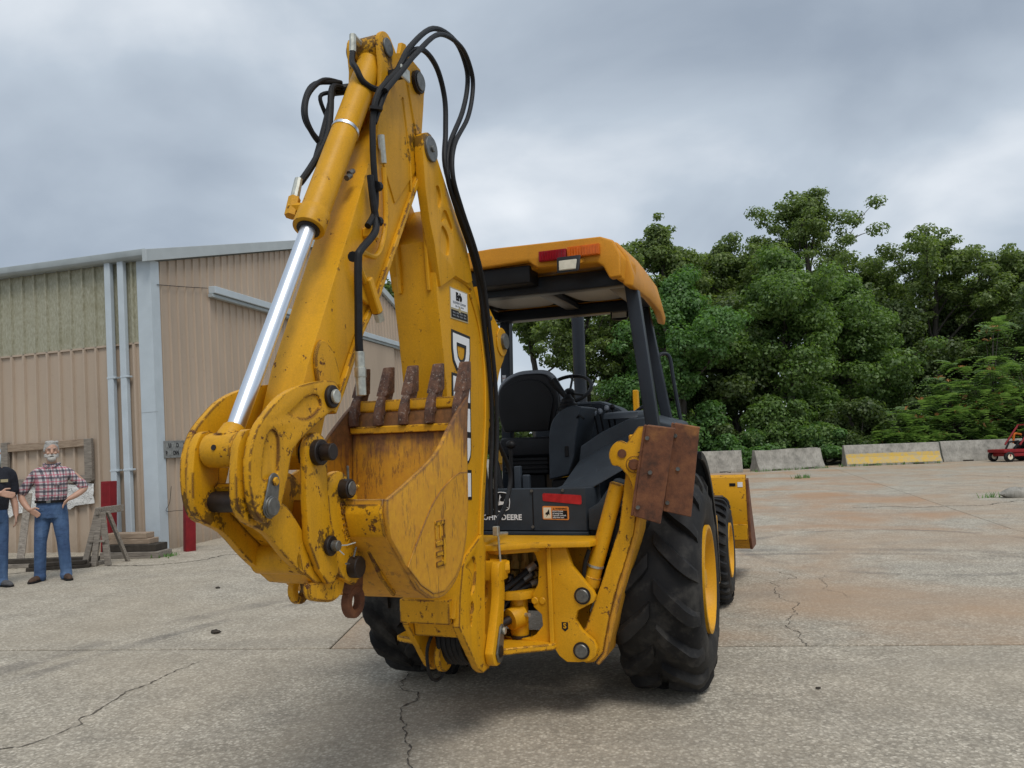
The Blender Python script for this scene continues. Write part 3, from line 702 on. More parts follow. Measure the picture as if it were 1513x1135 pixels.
MB().bar((.085, -1.97, 3.20), (.145, -1.96, 3.205), .05, .035).build('hose_clamp_block', 'black', BH, .004, 1)
MB().box(.146, .158, -1.99, -1.91, 3.175, 3.235).build('clamp_plate', 'zinc', BH, .004, 1)
MB().bar((.11, -2.20, 2.955), (.15, -2.165, 2.955), .03, .012).build('cable_tie', 'black', BH)
hose([(.115, -2.217, 2.66), (.12, -2.205, 2.541), (.125, -2.198, 2.475), (.14, -2.24, 2.408), (.15, -2.365, 2.311), (.15, -2.387, 2.266), (.145, -2.385, 2.093), (.14, -2.381, 1.961), (.14, -2.376, 1.90)], .0155)
MB().cyl((.14, -2.376, 1.91), (.14, -2.375, 1.85), .019, n=12).cyl((.14, -2.375, 1.85), (.14, -2.374, 1.81), .024, n=6).cyl((.14, -2.374, 1.82), (.14, -2.372, 1.74), .021, n=8).build('hose_fitting', 'zinc', BH, .002, 1)
for y, z in ((-2.385, 2.28), (-2.19, 2.47), (-2.185, 2.62)): MB().cyl((.13, y - .012, z), (.13, y + .012, z + .004), .021, n=10).build('cable_tie', 'black', BH)

# ---- swing frame and main frame
swing = MB()
swing.px([(-1.20, .40), (-1.20, .62), (-1.02, .70), (-1.02, .90), (-1.10, .97), (-1.05, 1.0), (-.85, 1.0), (-.85, .40)], -.085, .085)
for s in (1, -1):
    swing.px(smooth2([(-1.235, .46), (-1.21, .40), (-1.14, .385), (-1.085, .42), (-1.082, .51), (-1.055, .62), (-1.025, .74), (-1.045, .86), (-1.085, .90), (-1.112, .84), (-1.115, .73), (-1.165, .60)], 3), s * .140, s * .185)
swing = swing.build('swing_frame', 'yellow', BH, .007, 2)
MB().px(smooth2([(-1.20, .45), (-1.175, .405), (-1.13, .405), (-1.105, .47), (-1.085, .56), (-1.105, .585), (-1.135, .575)], 3), .186, .197).build('lock_plate', 'pin', swing, .003, 1)
pin_at(swing, 'lock_bolt', .197, .211, -1.105, .55, .019, 'zinc'); pin_at(swing, 'foot_pin', .197, .203, -1.152, .455, .03, 'darkpin')
MB().cyl((.10, -1.02, .86), (.20, -.98, .86), .055, .035, n=7).box(.06, .19, -1.08, -.98, .80, .90).build('swing_lever', 'yellow', swing, .008, 2)
MB().cyl((.17, -1.06, 1.05), (.175, -1.04, .80), .006, n=8).cyl((.17, -1.09, 1.05), (.19, -.98, 1.04), .010, n=8).build('lock_rod', 'zinc', swing)
MB().box(.155, .185, -1.10, -1.07, 1.04, 1.09).build('rod_bracket', 'zinc', swing, .003, 1)
frame_h = [(.1, .395), (.242, .400), (.382, .415), (.418, .362), (.46, .332), (.527, .334), (.588, .345), (.622, .372), (.630, .41), (.613, .449), (.552, .500), (.516, .555), (.530, .608), (.585, .637), (.622, .656), (.634, .685), (.622, .715),
           (.586, .754), (.512, .845), (.480, .946), (.277, .946), (.305, .90), (.320, .846), (.312, .750), (.278, .690), (.280, .620), (.326, .580), (.330, .520), (.286, .468), (.249, .447), (.1, .447)]
mf = MB()
mf.py(frame_h, -.845, -.80); mf.py(mirrored(frame_h), -.845, -.80)
mf = mf.build('main_frame', 'yellow', BH, .006, 2)
fr2 = [(.30, .36), (.46, .34), (.588, .36), (.60, .45), (.53, .55), (.60, .70), (.585, .80), (.54, .945), (.30, .945)]
for q in (fr2, mirrored(fr2)): MB().py(q, -.62, -.58).build('inner_frame_plate', 'yellow', mf, .005, 1)
MB().pz([(-.42, -.62), (-.42, -.86), (-.22, -.93), (-.12, -1.06), (.14, -1.06), (.32, -.93), (.62, -.86), (.64, -.80), (.62, -.62)], .952, .984).build('top_beam', 'yellow', mf, .008, 2)
MB().pz([(-.34, -.80), (-.12, -1.0), (.13, -1.0), (.34, -.86), (.34, -.62), (-.34, -.62)], .925, .951).build('top_beam', 'yellow', mf, .004, 1)
MB().pz([(-.56, -.60), (-.56, -.88), (-.14, -1.05), (.14, -1.05), (.40, -.88), (.44, -.60)], .40, .435).build('bottom_beam', 'yellow_worn', mf, .006, 1)
for s in (.385, -.185): MB().box(s - .012, s + .012, -.868, -.846, .43, .948).build('flange', 'yellow', mf, .004, 1)
for x, z in ((.564, .690), (.545, .398), (-.364, .690), (-.345, .398)):
    MB().cyl((x, -.845, z), (x, -.862, z), .036, n=24).build('stabilizer_pin', 'pin', mf, .004, 1)
    MB().cyl((x, -.846, z), (x, -.851, z), .046, n=24).build('pin_washer', 'darkpin', mf)
for x, z in ((.29, .655), (.335, .655)): MB().cyl((x, -.845, z), (x, -.853, z), .020, n=16).build('cast_boss', 'yellow', mf, .004, 1)
MB().py([(.44, .545), (.475, .545), (.475, .51), (.457, .495), (.44, .51)], -.8465, -.8455).build('stencil_mark', 'decal_black', mf)
lettering('stencil_letter', 'S', .04, 'yellow', mf, basis((1, 0, 0), (0, 0, 1), (.4575, -.849, .525)), depth=.001, offset=.001)
# control valve seen through the frame
valve = MB().box(-.20, .30, -.66, -.52, .60, .915)
valve = valve.build('control_valve', 'valve', BH, .004, 1)
for i in range(7):
    x = -.13 + i * .064
    MB().cyl((x, -.69, .905), (x, -.69, .84), .021, n=10).cyl((x, -.69, .842), (x, -.70, .80), .027, n=6).cyl((x, -.69, .76), (x, -.69, .64), .018, n=8).build('valve_spool', 'valve', valve)
    MB().cyl((x, -.66, .775), (x, -.73, .775), .021, n=6).cyl((x + .01, -.66, .70), (x + .01, -.715, .70), .017, n=6).build('valve_port', 'valve', valve)
for k, (a, b, r) in enumerate((((.27, -.72, .84), (-.02, -1.02, .62), .018), ((.25, -.74, .79), (-.03, -1.04, .57), .018), ((.20, -.75, .76), (.0, -1.04, .52), .016), ((.28, -.72, .74), (.02, -.98, .66), .014), ((.12, -.74, .775), (.06, -.96, .46), .013), ((.06, -.74, .775), (.0, -.98, .70), .013))):
    A, B = Vector(a), Vector(b); hose([a, tuple(A.lerp(B, .5) + Vector((0, 0, -.012 - .01 * (k % 3)))), b], r)
    q = A.lerp(B, .16); q2 = A.lerp(B, .04); MB().cyl(q, q2, r + .004, n=10).build('hose_fitting', 'zinc' if k in (0, 3) else 'pin', BH)
MB().tube(spline([(.29, -.70, .80), (.31, -.74, .72), (.27, -.76, .66), (.22, -.74, .69)], 6), .006, 8).build('hose', 'hose', BH)
kp = MB().cyl((.175, -.79, .435), (.175, -.79, .66), .052, n=24).pz([(.02, -.74), (.02, -.86), (.14, -.90), (.22, -.88), (.29, -.80), (.29, -.72)], .66, .705)
kp = kp.build('swing_cylinder', 'yellow', BH, .006, 2)
MB().cyl((.19, -.80, .565), (.145, -.87, .55), .068, .060, n=24).build('trunnion', 'yellow', kp, .006, 2)
MB().cyl((.15, -.86, .552), (.05, -1.02, .51), .024, n=16).build('rod', 'darkpin', kp)
MB().cyl((.175, -.79, .44), (.175, -.79, .455), .062, n=24).build('trunnion_seal', 'darkpin', kp)
MB().cyl((.22, -.84, .575), (.26, -.86, .578), .012, n=8).build('grease_fitting', 'zinc', kp)

# ---- stabilizers
def stabilizer(s):
    leg = [(.49, .42), (.50, .345), (.555, .318), (.600, .325), (.648, .378), (.690, .55), (.729, .690), (.846, 1.012), (.910, 1.338), (.935, 1.50), (.875, 1.53), (.826, 1.376), (.771, 1.048), (.65, .73), (.563, .520), (.52, .465)]
    ml = (lambda o: o) if s > 0 else mirrored
    X = (lambda v: v) if s > 0 else (lambda v: .2 - v)
    L = MB().py(ml(leg), -.795, -.70).build('stabilizer', 'yellow_worn', BH, .006, 2)
    worn = [(.605, .318), (.650, .378), (.692, .55), (.731, .690), (.848, 1.012), (.895, 1.24), (.915, 1.24), (.876, 1.02), (.762, .68), (.718, .53), (.672, .362), (.625, .310)]
    MB().py(ml(worn), -.796, -.59).build('skid_plate', 'bucket', L, .005, 1)
    B = MB().cyl((X(.578), -.745, .71), (X(.765), -.745, 1.285), .043, n=24).build('cylinder_barrel', 'yellow_worn', L, .004, 1)
    MB().cyl((X(.582), -.745, .725), (X(.600), -.745, .78), .050, n=24).build('cylinder_gland', 'yellow_worn', B, .004, 1)
    MB().cyl((X(.565), -.69, .690), (X(.565), -.79, .690), .030, n=18).build('cylinder_rod', 'darkpin', B, .003, 1)
    MB().cyl((X(.616), -.745, .83), (X(.619), -.745, .842), .047, n=24).build('hose_clamp', 'zinc', B)
    hose([(X(.60), -.80, .93), (X(.575), -.80, .86), (X(.560), -.79, .79), (X(.535), -.77, .72)], .012, parent=L)
    pl = smooth2([(.758, 1.39), (.745, 1.44), (.762, 1.49), (.805, 1.52), (.845, 1.505)], 3) + [(.912, 1.592), (.982, 1.592), (.982, 1.30), (.935, 1.11), (.89, 1.19), (.845, 1.325), (.80, 1.38)]
    MB().py(ml(pl), -.845, -.815).build('pad_lever', 'yellow_worn', L, .005, 2)
    MB().cyl((X(.818), -.84, 1.450), (X(.818), -.852, 1.450), .024, n=16).build('lever_slot', 'rust', L)
    MB().cyl((X(.882), -.84, 1.390), (X(.882), -.868, 1.390), .030, n=18).build('lever_pin', 'rust', L, .005, 1)
    MB().cyl((X(.882), -.84, 1.390), (X(.882), -.850, 1.390), .047, n=18).build('pin_boss', 'yellow_worn', L, .003, 1)
    MB().box(X(.90) - .05, X(.90) + .05, -.815, -.70, 1.30, 1.55).build('lever_hub', 'yellow_worn', L, .008, 1)
    for (tl, tr, b_r, bl, y, nm) in (((.965, 1.597), (1.108, 1.574), (1.007, 1.077), (.872, 1.123), -.90, 'street_pad'), ((1.095, 1.603), (1.222, 1.575), (1.152, 1.101), (1.012, 1.137), -.79, 'street_pad')):
        P = MB(); V = []
        for (a, y0) in ((tl, y), (tr, y + .035), (b_r, y + .035), (bl, y)): V.append((X(a[0]), y0, a[1]))
        V2 = [(p[0], p[1] + .016, p[2]) for p in V]
        P._prism([Vector(p) for p in V], [Vector(p) for p in V2])
        V = [(X(tl[0]), y + .002, tl[1]), (X(bl[0]), y + .002, bl[1]), (X(bl[0] - .012), y + .085, bl[1] + .004), (X(tl[0] - .012), y + .085, tl[1] + .004)]
        P._prism([Vector(p) for p in V], [Vector((p[0] - s * .014, p[1], p[2])) for p in V])
        V = [(X(tl[0]), y + .004, tl[1] - .001), (X(tr[0]), y + .039, tr[1] - .001), (X(tr[0] - .002), y + .09, tr[1] + .002), (X(tl[0] - .004), y + .07, tl[1] + .004)]
        P._prism([Vector(p) for p in V], [Vector((p[0], p[1], p[2] - .012)) for p in V])
        P = P.build(nm, 'rust', L, .004, 1)
        for f, g_ in ((.2, .12), (.25, .88), (.75, .5)):
            q = Vector((X(tl[0] + (bl[0] - tl[0]) * g_ + (tr[0] - tl[0]) * f * .5), y + .035 * f * .5, tl[1] + (bl[1] - tl[1]) * g_ - .012))
            MB().cyl(q + Vector((0, .0, 0)), q + Vector((0, -.012, 0)), .011, n=8).build('pad_bolt', 'pin', P)
stabilizer(1); stabilizer(-1)

# ---- rear panel, platform, fenders
panel = MB().box(-.62, .515, -.515, -.48, .995, 1.25).pz([(.515, -.515), (.56, -.46), (.56, -.40), (.515, -.48)], .995, 1.25)
panel = panel.build('rear_panel', 'charcoal', BH, .005, 1)
MB().box(.185, .192, -.5175, -.515, 1.0, 1.245).build('panel_seam', 'black', panel)
MB().box(-.6, .53, -.53, -.50, .972, .992).build('panel_ledge', 'charcoal', panel, .003, 1)
MB().box(-.55, .43, -.50, -.46, .915, .972).build('lower_rail', 'charcoal', panel, .004, 1)
MB().cyl((.475, -.49, .985), (.475, -.49, .86), .040, n=24).build('mount_post', 'black', panel, .004, 1)
for z, x in ((1.235, .185), (1.02, .185), (1.235, .38)): MB().cyl((x, -.515, z), (x, -.525, z), .009, n=10).build('screw', 'pin', panel)
PB = lambda x, z, d=0: basis((1, 0, 0), (0, 0, 1), (x, -.518 - d, z))
MB().py(arc((.262, 1.183), .01, 180, 270, 3) + arc((.482, 1.161), .01, 270, 360, 3) + arc((.482, 1.196), .01, 0, 90, 3) + arc((.262, 1.210), .01, 90, 180, 3), -.5175, -.5155).build('red_reflector', 'decal_red', panel)
ws = MB().py(arc((.258, 1.074), .01, 180, 270, 3) + arc((.402, 1.070), .01, 270, 360, 3) + arc((.402, 1.130), .01, 0, 90, 3) + arc((.258, 1.134), .01, 90, 180, 3), -.5175, -.5155).build('warning_label', 'decal_orange', panel)
MB().box(.254, .302, -.5185, -.5176, 1.070, 1.135).build('label_field', 'decal_cream', ws)
MB().box(.308, .402, -.5185, -.5176, 1.068, 1.117).build('label_field', 'decal_black', ws)
MB().py([(.268, 1.105), (.278, 1.108), (.283, 1.118), (.290, 1.125), (.293, 1.090), (.286, 1.096), (.270, 1.078), (.276, 1.092), (.266, 1.094)], -.5192, -.5186).build('label_pictogram', 'decal_black', ws)
MB().py([(.314, 1.123), (.324, 1.123), (.319, 1.133)], -.5192, -.5176).build('label_triangle', 'decal_black', ws)
lettering('label_text', 'WARNING', .0145, 'decal_black', ws, PB(.365, 1.127, .0003), depth=.0004, offset=.0003)
for i, s_ in enumerate(('STAY CLEAR', 'of swing area.', 'Operate controls', 'only from seat.')):
    lettering('label_text', s_, .0118, 'white', ws, PB(.311, 1.111 - i * .0118, .0012), depth=.0004, offset=.0002, align='LEFT')
# emblem: leaping deer in a rounded frame
em = MB().py([(-.068, 1.225), (.028, 1.225), (.042, 1.17), (.03, 1.12), (-.02, 1.108), (-.07, 1.12), (-.08, 1.17)], -.5172, -.5155).build('emblem', 'decal_black', panel, .002, 1)
ring = [(x, -.5182, z) for x, z in smooth2([(-.066, 1.221), (-.018, 1.229), (.028, 1.221), (.036, 1.205), (.041, 1.172), (.036, 1.138), (.028, 1.124), (-.018, 1.111), (-.064, 1.124), (-.073, 1.138), (-.078, 1.172), (-.073, 1.205), (-.066, 1.221)], 4)]
MB().tube(ring, .0026, 6).build('emblem_ring', 'white', em)
deer = [(-.034, 1.147), (-.032, 1.164), (-.028, 1.178), (-.026, 1.194), (-.023, 1.212), (-.020, 1.215), (-.019, 1.204), (-.012, 1.199), (-.018, 1.196), (-.022, 1.186), (-.022, 1.175), (-.012, 1.172), (.000, 1.172), (.006, 1.174), (.005, 1.184), (.009, 1.180), (.012, 1.171), (.011, 1.163),
        (.016, 1.150), (.024, 1.138), (.034, 1.128), (.022, 1.136), (.006, 1.147), (-.006, 1.154), (-.018, 1.153), (-.026, 1.150), (-.036, 1.150), (-.050, 1.158), (-.052, 1.156), (-.042, 1.148)]
MB().py(deer, -.5190, -.5173).build('emblem_deer', 'white', em)
lettering('maker_name', 'JOHN DEERE', .046, 'white', panel, PB(-.018, 1.076), depth=.0006, offset=.0012, space=1.02)
bumper = MB().py([(.535, 1.125), (.535, 1.005), (.60, 1.0), (.69, 1.10), (.755, 1.28), (.70, 1.30), (.60, 1.165)], -.54, -.42)
bumper.build('fender_skirt', 'charcoal', BH, .010, 2)
MB().box(-.60, .58, -.48, 1.4, .96, 1.02).build('platform', 'charcoal', BH, .005, 1)
MB().box(-.42, .42, -.42, 2.9, .50, .95).build('chassis', 'black', BH, .01, 1)
WY, WZ, WR = -.05, .655, .655
def fender(s):
    ro, ri2 = WR + .12, WR + .10
    a0, a1 = -12, 88
    o = arc((WY, WZ), ro, a0, a1, 22) + arc((WY, WZ), ri2, a1, a0, 22)
    F = MB().px(o, s * .56, s * 1.13).build('fender', 'charcoal', BH, .004, 1)
    MB().px(arc((WY, WZ), ro - .002, a0, 118, 20) + [(-.40, 1.0), (.6, .95)], s * .555, s * .58).build('fender_wall', 'charcoal', F, .004, 1)
    MB().px(arc((WY, WZ), ro + .0, a0, 88, 20) + arc((WY, WZ), ri2 - .03, 88, a0, 20), s * 1.115, s * 1.14).build('fender_lip', 'black', F, .004, 1)
    return F
FR = fender(1); fender(-1)
sh = [(.345, 1.252), (.36, 1.40), (.372, 1.487), (.52, 1.575), (.70, 1.652), (.80, 1.655), (.98, 1.60), (1.04, 1.44), (.62, 1.42), (.57, 1.30), (.48, 1.255)]
mm = MB(); A = [Vector((a, -.05, b)) for a, b in sh]; B = [Vector((a * .97, .85, b + .03)) for a, b in sh]; mm._prism(A, B)
mm.build('fender_console', 'charcoal', BH, .016, 3)
mm = MB(); mm._prism([Vector((.33, -.47, 1.25)), Vector((.56, -.47, 1.25)), Vector((.80, -.44, 1.38)), Vector((.78, -.42, 1.41)), Vector((.345, -.42, 1.256))],
                     [Vector((.345, -.02, 1.26)), Vector((.50, -.02, 1.262)), Vector((1.04, -.02, 1.46)), Vector((.80, -.02, 1.62)), Vector((.36, -.02, 1.40))])
mm.build('fender_slope', 'charcoal', BH, .010, 2)
MB().px([(.05, 1.655), (.10, 1.70), (.55, 1.72), (.62, 1.665)], .50, .74).build('armrest', 'charcoal', BH, .02, 2)
MB().px([(-.47, 1.0), (-.47, 1.25), (-.30, 1.25), (-.30, 1.0)], -.60, -.40).build('platform_step', 'charcoal', BH, .01, 1)

# ---- seat and controls
seat = MB().py(smooth2([(-.29, 1.60), (-.325, 1.72), (-.325, 1.87), (-.285, 1.95), (-.19, 2.005), (-.06, 2.015), (.045, 2.0), (.105, 1.92), (.135, 1.82), (.115, 1.70), (.09, 1.60)], 3), .29, .42)
seat = seat.build('seat', 'vinyl', BH, .03, 3)
MB().py(smooth2([(-.265, 1.60), (-.295, 1.72), (-.295, 1.86), (-.26, 1.925), (-.16, 1.965), (-.02, 1.965), (.06, 1.915), (.098, 1.82), (.08, 1.70), (.06, 1.60)], 3), .262, .292).build('seat_shell', 'black', seat, .012, 2)
MB().tube(spline([(-.335, .36, 1.84), (-.30, .36, 1.95), (-.19, .36, 2.012), (-.06, .36, 2.022), (.05, .36, 2.006), (.115, .36, 1.92), (.14, .36, 1.80)], 5), .022, 10).build('seat_piping', 'decal_grey', seat)
MB().box(-.30, .09, .22, .78, 1.42, 1.56).build('seat_cushion', 'vinyl', seat, .035, 3)
MB().box(-.27, .06, .24, .70, 1.30, 1.42).build('seat_suspension', 'black', seat, .01, 1)
for k in range(4): MB().box(-.27 + .0, .06, .225, .24, 1.305 + k * .03, 1.322 + k * .03).build('bellows_rib', 'black', seat, .003, 1)
MB().box(-.24, .03, .26, .66, 1.02, 1.30).build('seat_pedestal', 'black', seat, .01, 1)
con = smooth2([(.140, 1.27), (.145, 1.40), (.148, 1.52), (.168, 1.64), (.225, 1.715), (.31, 1.755), (.385, 1.745)], 3) + [(.36, 1.64), (.335, 1.55), (.32, 1.42), (.275, 1.30)]
con = MB().py(con, -.02, .42).build('control_console', 'charcoal', BH, .014, 3)
MB().box(.258, .285, -.026, -.018, 1.42, 1.49).build('console_latch', 'black', con, .003, 1)
MB().box(.15, .30, .0, .4, 1.02, 1.27).build('console_foot', 'black', con, .01, 1)
js = MB().lathe([(1.70, .085), (1.725, .083), (1.735, .070), (1.75, .072), (1.762, .058), (1.775, .06), (1.79, .044), (1.805, .045), (1.82, .028), (1.84, .020)], (.255, .12, .0), 'z', 20).build('joystick', 'black', BH)
MB().tube([(.255, .12, 1.80), (.205, .12, 1.87), (.185, .12, 1.895), (.150, .12, 1.945)], [.014, .022, .026, .029], 12).build('grip', 'black', js)
for k, (x, z) in enumerate(((.37, 1.70), (.41, 1.71), (.46, 1.73), (.50, 1.735))):
    lv = MB().tube([(x + .03, .42, 1.45), (x, .38, z)], .007, 8).build('lever', 'black', BH)
    MB().ell((x, .38, z + .012), (.019, .019, .021)).build('knob', 'decal_grey' if k < 3 else 'black', lv)
lv = MB().tube([(.33, .0, 1.66), (.37, -.03, 1.69), (.405, -.05, 1.665)], .008, 8).build('lever', 'black', BH)
MB().ell((.325, .0, 1.665), (.018, .018, .018)).build('knob', 'black', lv)
lv = MB().tube([(.0, -.36, 1.02), (.003, -.36, 1.50)], .013, 10).build('lever', 'black', BH)
MB().ell((.003, -.36, 1.515), (.034, .026, .028)).build('knob', 'black', lv)
for x in (.045, .10): MB().box(x - .022, x + .022, -.38, -.34, 1.02, 1.38 - (x - .045)).build('pedal_post', 'charcoal', BH, .006, 1)
MB().tube(spline([(-.12, -.30, 1.95), (-.16, -.34, 1.75), (-.15, -.36, 1.55), (-.10, -.36, 1.40), (-.06, -.38, 1.2)], 6), .020, 10).build('hose', 'hose', BH)
MB().tube(spline([(.10, -1.05, 1.72), (.10, -.85, 1.55), (.12, -.70, 1.35), (.12, -.80, 1.18), (.15, -1.02, 1.10), (.165, -1.07, 1.06)], 6), .0135, 10).build('hose', 'hose', BH)
MB().tube(spline([(-.05, -.75, 1.85), (-.10, -.62, 1.60), (-.10, -.56, 1.40), (-.08, -.58, 1.25), (-.05, -.65, 1.1)], 6), .014, 10).build('hose', 'hose', BH)
# steering
stw = MB(); C0 = Vector((.012, 1.0, 1.93)); nv = Vector((.0, -.62, .78)).normalized(); u = Vector((1, 0, 0)); w = nv.cross(u)
stw.tube([C0 + (u * math.cos(a) + w * math.sin(a)) * .185 for a in [2 * math.pi * k / 40 for k in range(41)]], .015, 8)
for a in (90, 210, 330): stw.tube([C0 - nv * .04, C0 + (u * math.cos(R_(a)) + w * math.sin(R_(a))) * .18], .010, 8)
stw = stw.build('steering_wheel', 'black', BH)
MB().cyl(C0 - nv * .04, C0 - nv * .35, .04, n=14).build('steering_column', 'black', stw)
MB().ell(C0 - nv * .03, (.045, .045, .035)).build('steering_hub', 'black', stw)
cow = [(-.36, 1.40), (-.34, 1.66), (-.22, 1.78), (.02, 1.83), (.22, 1.83), (.37, 1.77), (.50, 1.66), (.58, 1.55), (.60, 1.40)]
MB().py(cow, 1.15, 1.45).build('dash_cowl', 'charcoal', BH, .04, 3)
MB().py([(.05, 1.68), (.05, 1.78), (.16, 1.80), (.18, 1.68)], 1.13, 1.16).build('gauge_panel', 'black', BH, .006, 1)
MB().py([(-.34, .95), (-.36, 1.40), (-.28, 1.55), (.28, 1.55), (.36, 1.40), (.34, .95)], 1.45, 3.0).build('hood', 'yellow', BH, .04, 3)
MB().tube(spline([(-.13, 1.9, 1.50), (-.13, 1.9, 2.2), (-.13, 1.9, 2.68), (-.16, 1.9, 2.78), (-.27, 1.9, 2.83)], 6), .058, 16, False).build('exhaust_stack', 'post', BH)
MB().box(.33, .375, 1.98, 2.05, 1.45, 1.95).build('loader_linkage', 'yellow', BH, .006, 1)

# ---- rollover frame and roof
rops = MB()
def post(a, b, w, h): return MB().bar(a, b, w, h, (0, 1, 0)).build('roof_post', 'post', BH, .014, 3)
post((.80, -.30, 2.56), (.915, -.30, 1.42), .078, .09)
post((.665, .82, 2.60), (.845, .82, 1.42), .075, .08)
post((-.57, -.30, 2.56), (-.57, -.30, 1.02), .08, .09)
post((-.44, .85, 2.60), (-.475, .85, 1.02), .08, .09)
MB().box(-.56, .80, -.36, -.25, 2.46, 2.565).build('roof_beam', 'post', BH, .012, 2)
MB().box(-.50, .70, .76, .88, 2.48, 2.56).build('roof_beam', 'post', BH, .012, 2)
for x0, x1 in ((-.57, -.46), (.62, .76)): MB().box(x0, x1, -.24, .75, 2.49, 2.56).build('roof_beam', 'post', BH, .012, 2)
MB().box(.10, .20, -.24, .75, 2.52, 2.565).build('roof_beam', 'post', BH, .01, 2)
sec = lambda dz: [(-.62, 2.585 + dz), (-.60, 2.665 + dz), (-.52, 2.705 + dz), (0, 2.725 + dz), (.68, 2.715 + dz), (.775, 2.690 + dz), (.835, 2.60 + dz), (.865, 2.47 + dz), (.855, 2.415 + dz), (.80, 2.43 + dz), (.775, 2.55 + dz), (.745, 2.585 + dz)]
roof = MB(); S = [[Vector((x * k, y, z)) for x, z in sec(dz)] for y, dz, k in ((-.50, -.0, 1), (.1, .015, 1.0), (.6, .005, .98), (.98, -.04, .94))]
n_ = len(S[0]); V = [p for r_ in S for p in r_]
F = [(i * n_ + k, i * n_ + (k + 1) % n_, (i + 1) * n_ + (k + 1) % n_, (i + 1) * n_ + k) for i in range(3) for k in range(n_)] + [tuple(range(n_)), tuple(3 * n_ + k for k in range(n_))]
roof.add(V, F); roof = roof.build('canopy_roof', 'orange', BH, .014, 3, 38)
MB().py([(-.61, 2.60), (-.60, 2.668), (-.52, 2.706), (0, 2.728), (.69, 2.718), (.765, 2.688), (.80, 2.60), (.80, 2.47), (.735, 2.465), (.70, 2.54), (.665, 2.565), (.30, 2.575), (.265, 2.60), (.24, 2.622)], -.575, -.495).build('rear_skirt', 'orange', roof, .014, 3)
MB()._prism([Vector((.765, -.57, 2.66)), Vector((.82, -.52, 2.58)), Vector((.80, -.52, 2.46)), Vector((.745, -.57, 2.47))], [Vector((.775, -.40, 2.69)), Vector((.865, -.40, 2.56)), Vector((.862, -.40, 2.42)), Vector((.80, -.40, 2.44))]).build('corner_cap', 'orange', roof, .014, 3)
MB().box(-.56, .74, -.22, .92, 2.572, 2.584).build('roof_liner', 'black', roof)
for x0, x1 in ((-.42, .08), (.22, .60)):
    MB().pz(smooth2([(x0, .28), (x0 + .05, .62), ((x0 + x1) / 2, .68), (x1 - .05, .62), (x1, .28), (x1 - .05, -.10), ((x0 + x1) / 2, -.16), (x0 + .05, -.10), (x0, .28)], 4), 2.560, 2.571).build('liner_panel', 'liner', roof)
MB().box(-.56, .235, -.535, -.36, 2.50, 2.61).build('rear_duct', 'black', roof, .015, 2)
MB().box(.70, .78, -.46, -.36, 2.50, 2.60).build('latch', 'black', roof, .01, 1)
tl = MB().box(.315, .488, -.602, -.576, 2.602, 2.666).build('tail_lamp', 'lens_red', roof, .006, 2)
for k in range(10): MB().box(.325 + k * .0155, .333 + k * .0155, -.606, -.602, 2.608, 2.660).build('lens_rib', 'lens_red', tl)
tl = MB().box(.492, .690, -.602, -.576, 2.606, 2.672).build('turn_lamp', 'lens_amber', roof, .006, 2)
for k in range(11): MB().box(.503 + k * .0165, .512 + k * .0165, -.606, -.602, 2.612, 2.666).build('lens_rib', 'lens_amber', tl)
wl = MB(); wl._prism([Vector((.455, -.71, 2.495)), Vector((.590, -.71, 2.50)), Vector((.598, -.675, 2.60)), Vector((.448, -.675, 2.60))], [Vector((.50, -.61, 2.53)), Vector((.57, -.61, 2.53)), Vector((.57, -.60, 2.60)), Vector((.50, -.60, 2.60))])
wl = wl.build('work_lamp', 'black', roof, .010, 2)
MB()._prism([Vector((.470, -.7115, 2.512)), Vector((.570, -.7115, 2.512)), Vector((.574, -.6895, 2.575)), Vector((.465, -.6895, 2.575))], [Vector((.470, -.695, 2.508)), Vector((.570, -.695, 2.508)), Vector((.574, -.673, 2.571)), Vector((.465, -.673, 2.571))]).build('lens', 'lens_clear', wl, .004, 1)
MB().bar((.53, -.63, 2.56), (.60, -.54, 2.60), .03, .02).build('lamp_bracket', 'orange', wl)
mir = MB().py(smooth2([(.425, 2.43), (.43, 2.54), (.49, 2.555), (.555, 2.552), (.56, 2.49), (.555, 2.43), (.49, 2.42), (.425, 2.43)], 3), .80, .83).build('mirror', 'black', BH, .006, 1)
MB().py([(.435, 2.437), (.44, 2.537), (.548, 2.542), (.548, 2.437)], .7985, .7998).build('mirror_glass', 'mirror', mir)
MB().tube(spline([(.76, .88, 2.13), (.79, .90, 2.15), (.835, .92, 2.12), (.855, .92, 1.95), (.895, .92, 1.62)], 5), .014, 10).build('grab_rail', 'post', BH)
MB().tube(spline([(.56, .9, 1.72), (.64, .9, 1.76), (.71, .9, 1.70), (.74, .9, 1.6)], 5), .013, 10).build('grab_rail', 'post', BH)
lb = MB().box(-.475, -.445, .801, .8045, 2.0, 2.06).build('post_label', 'white', BH)
lettering('label_word', 'TILT', .016, 'decal_red', lb, basis((1, 0, 0), (0, 0, 1), (-.46, .7995, 2.035)), depth=.0006)

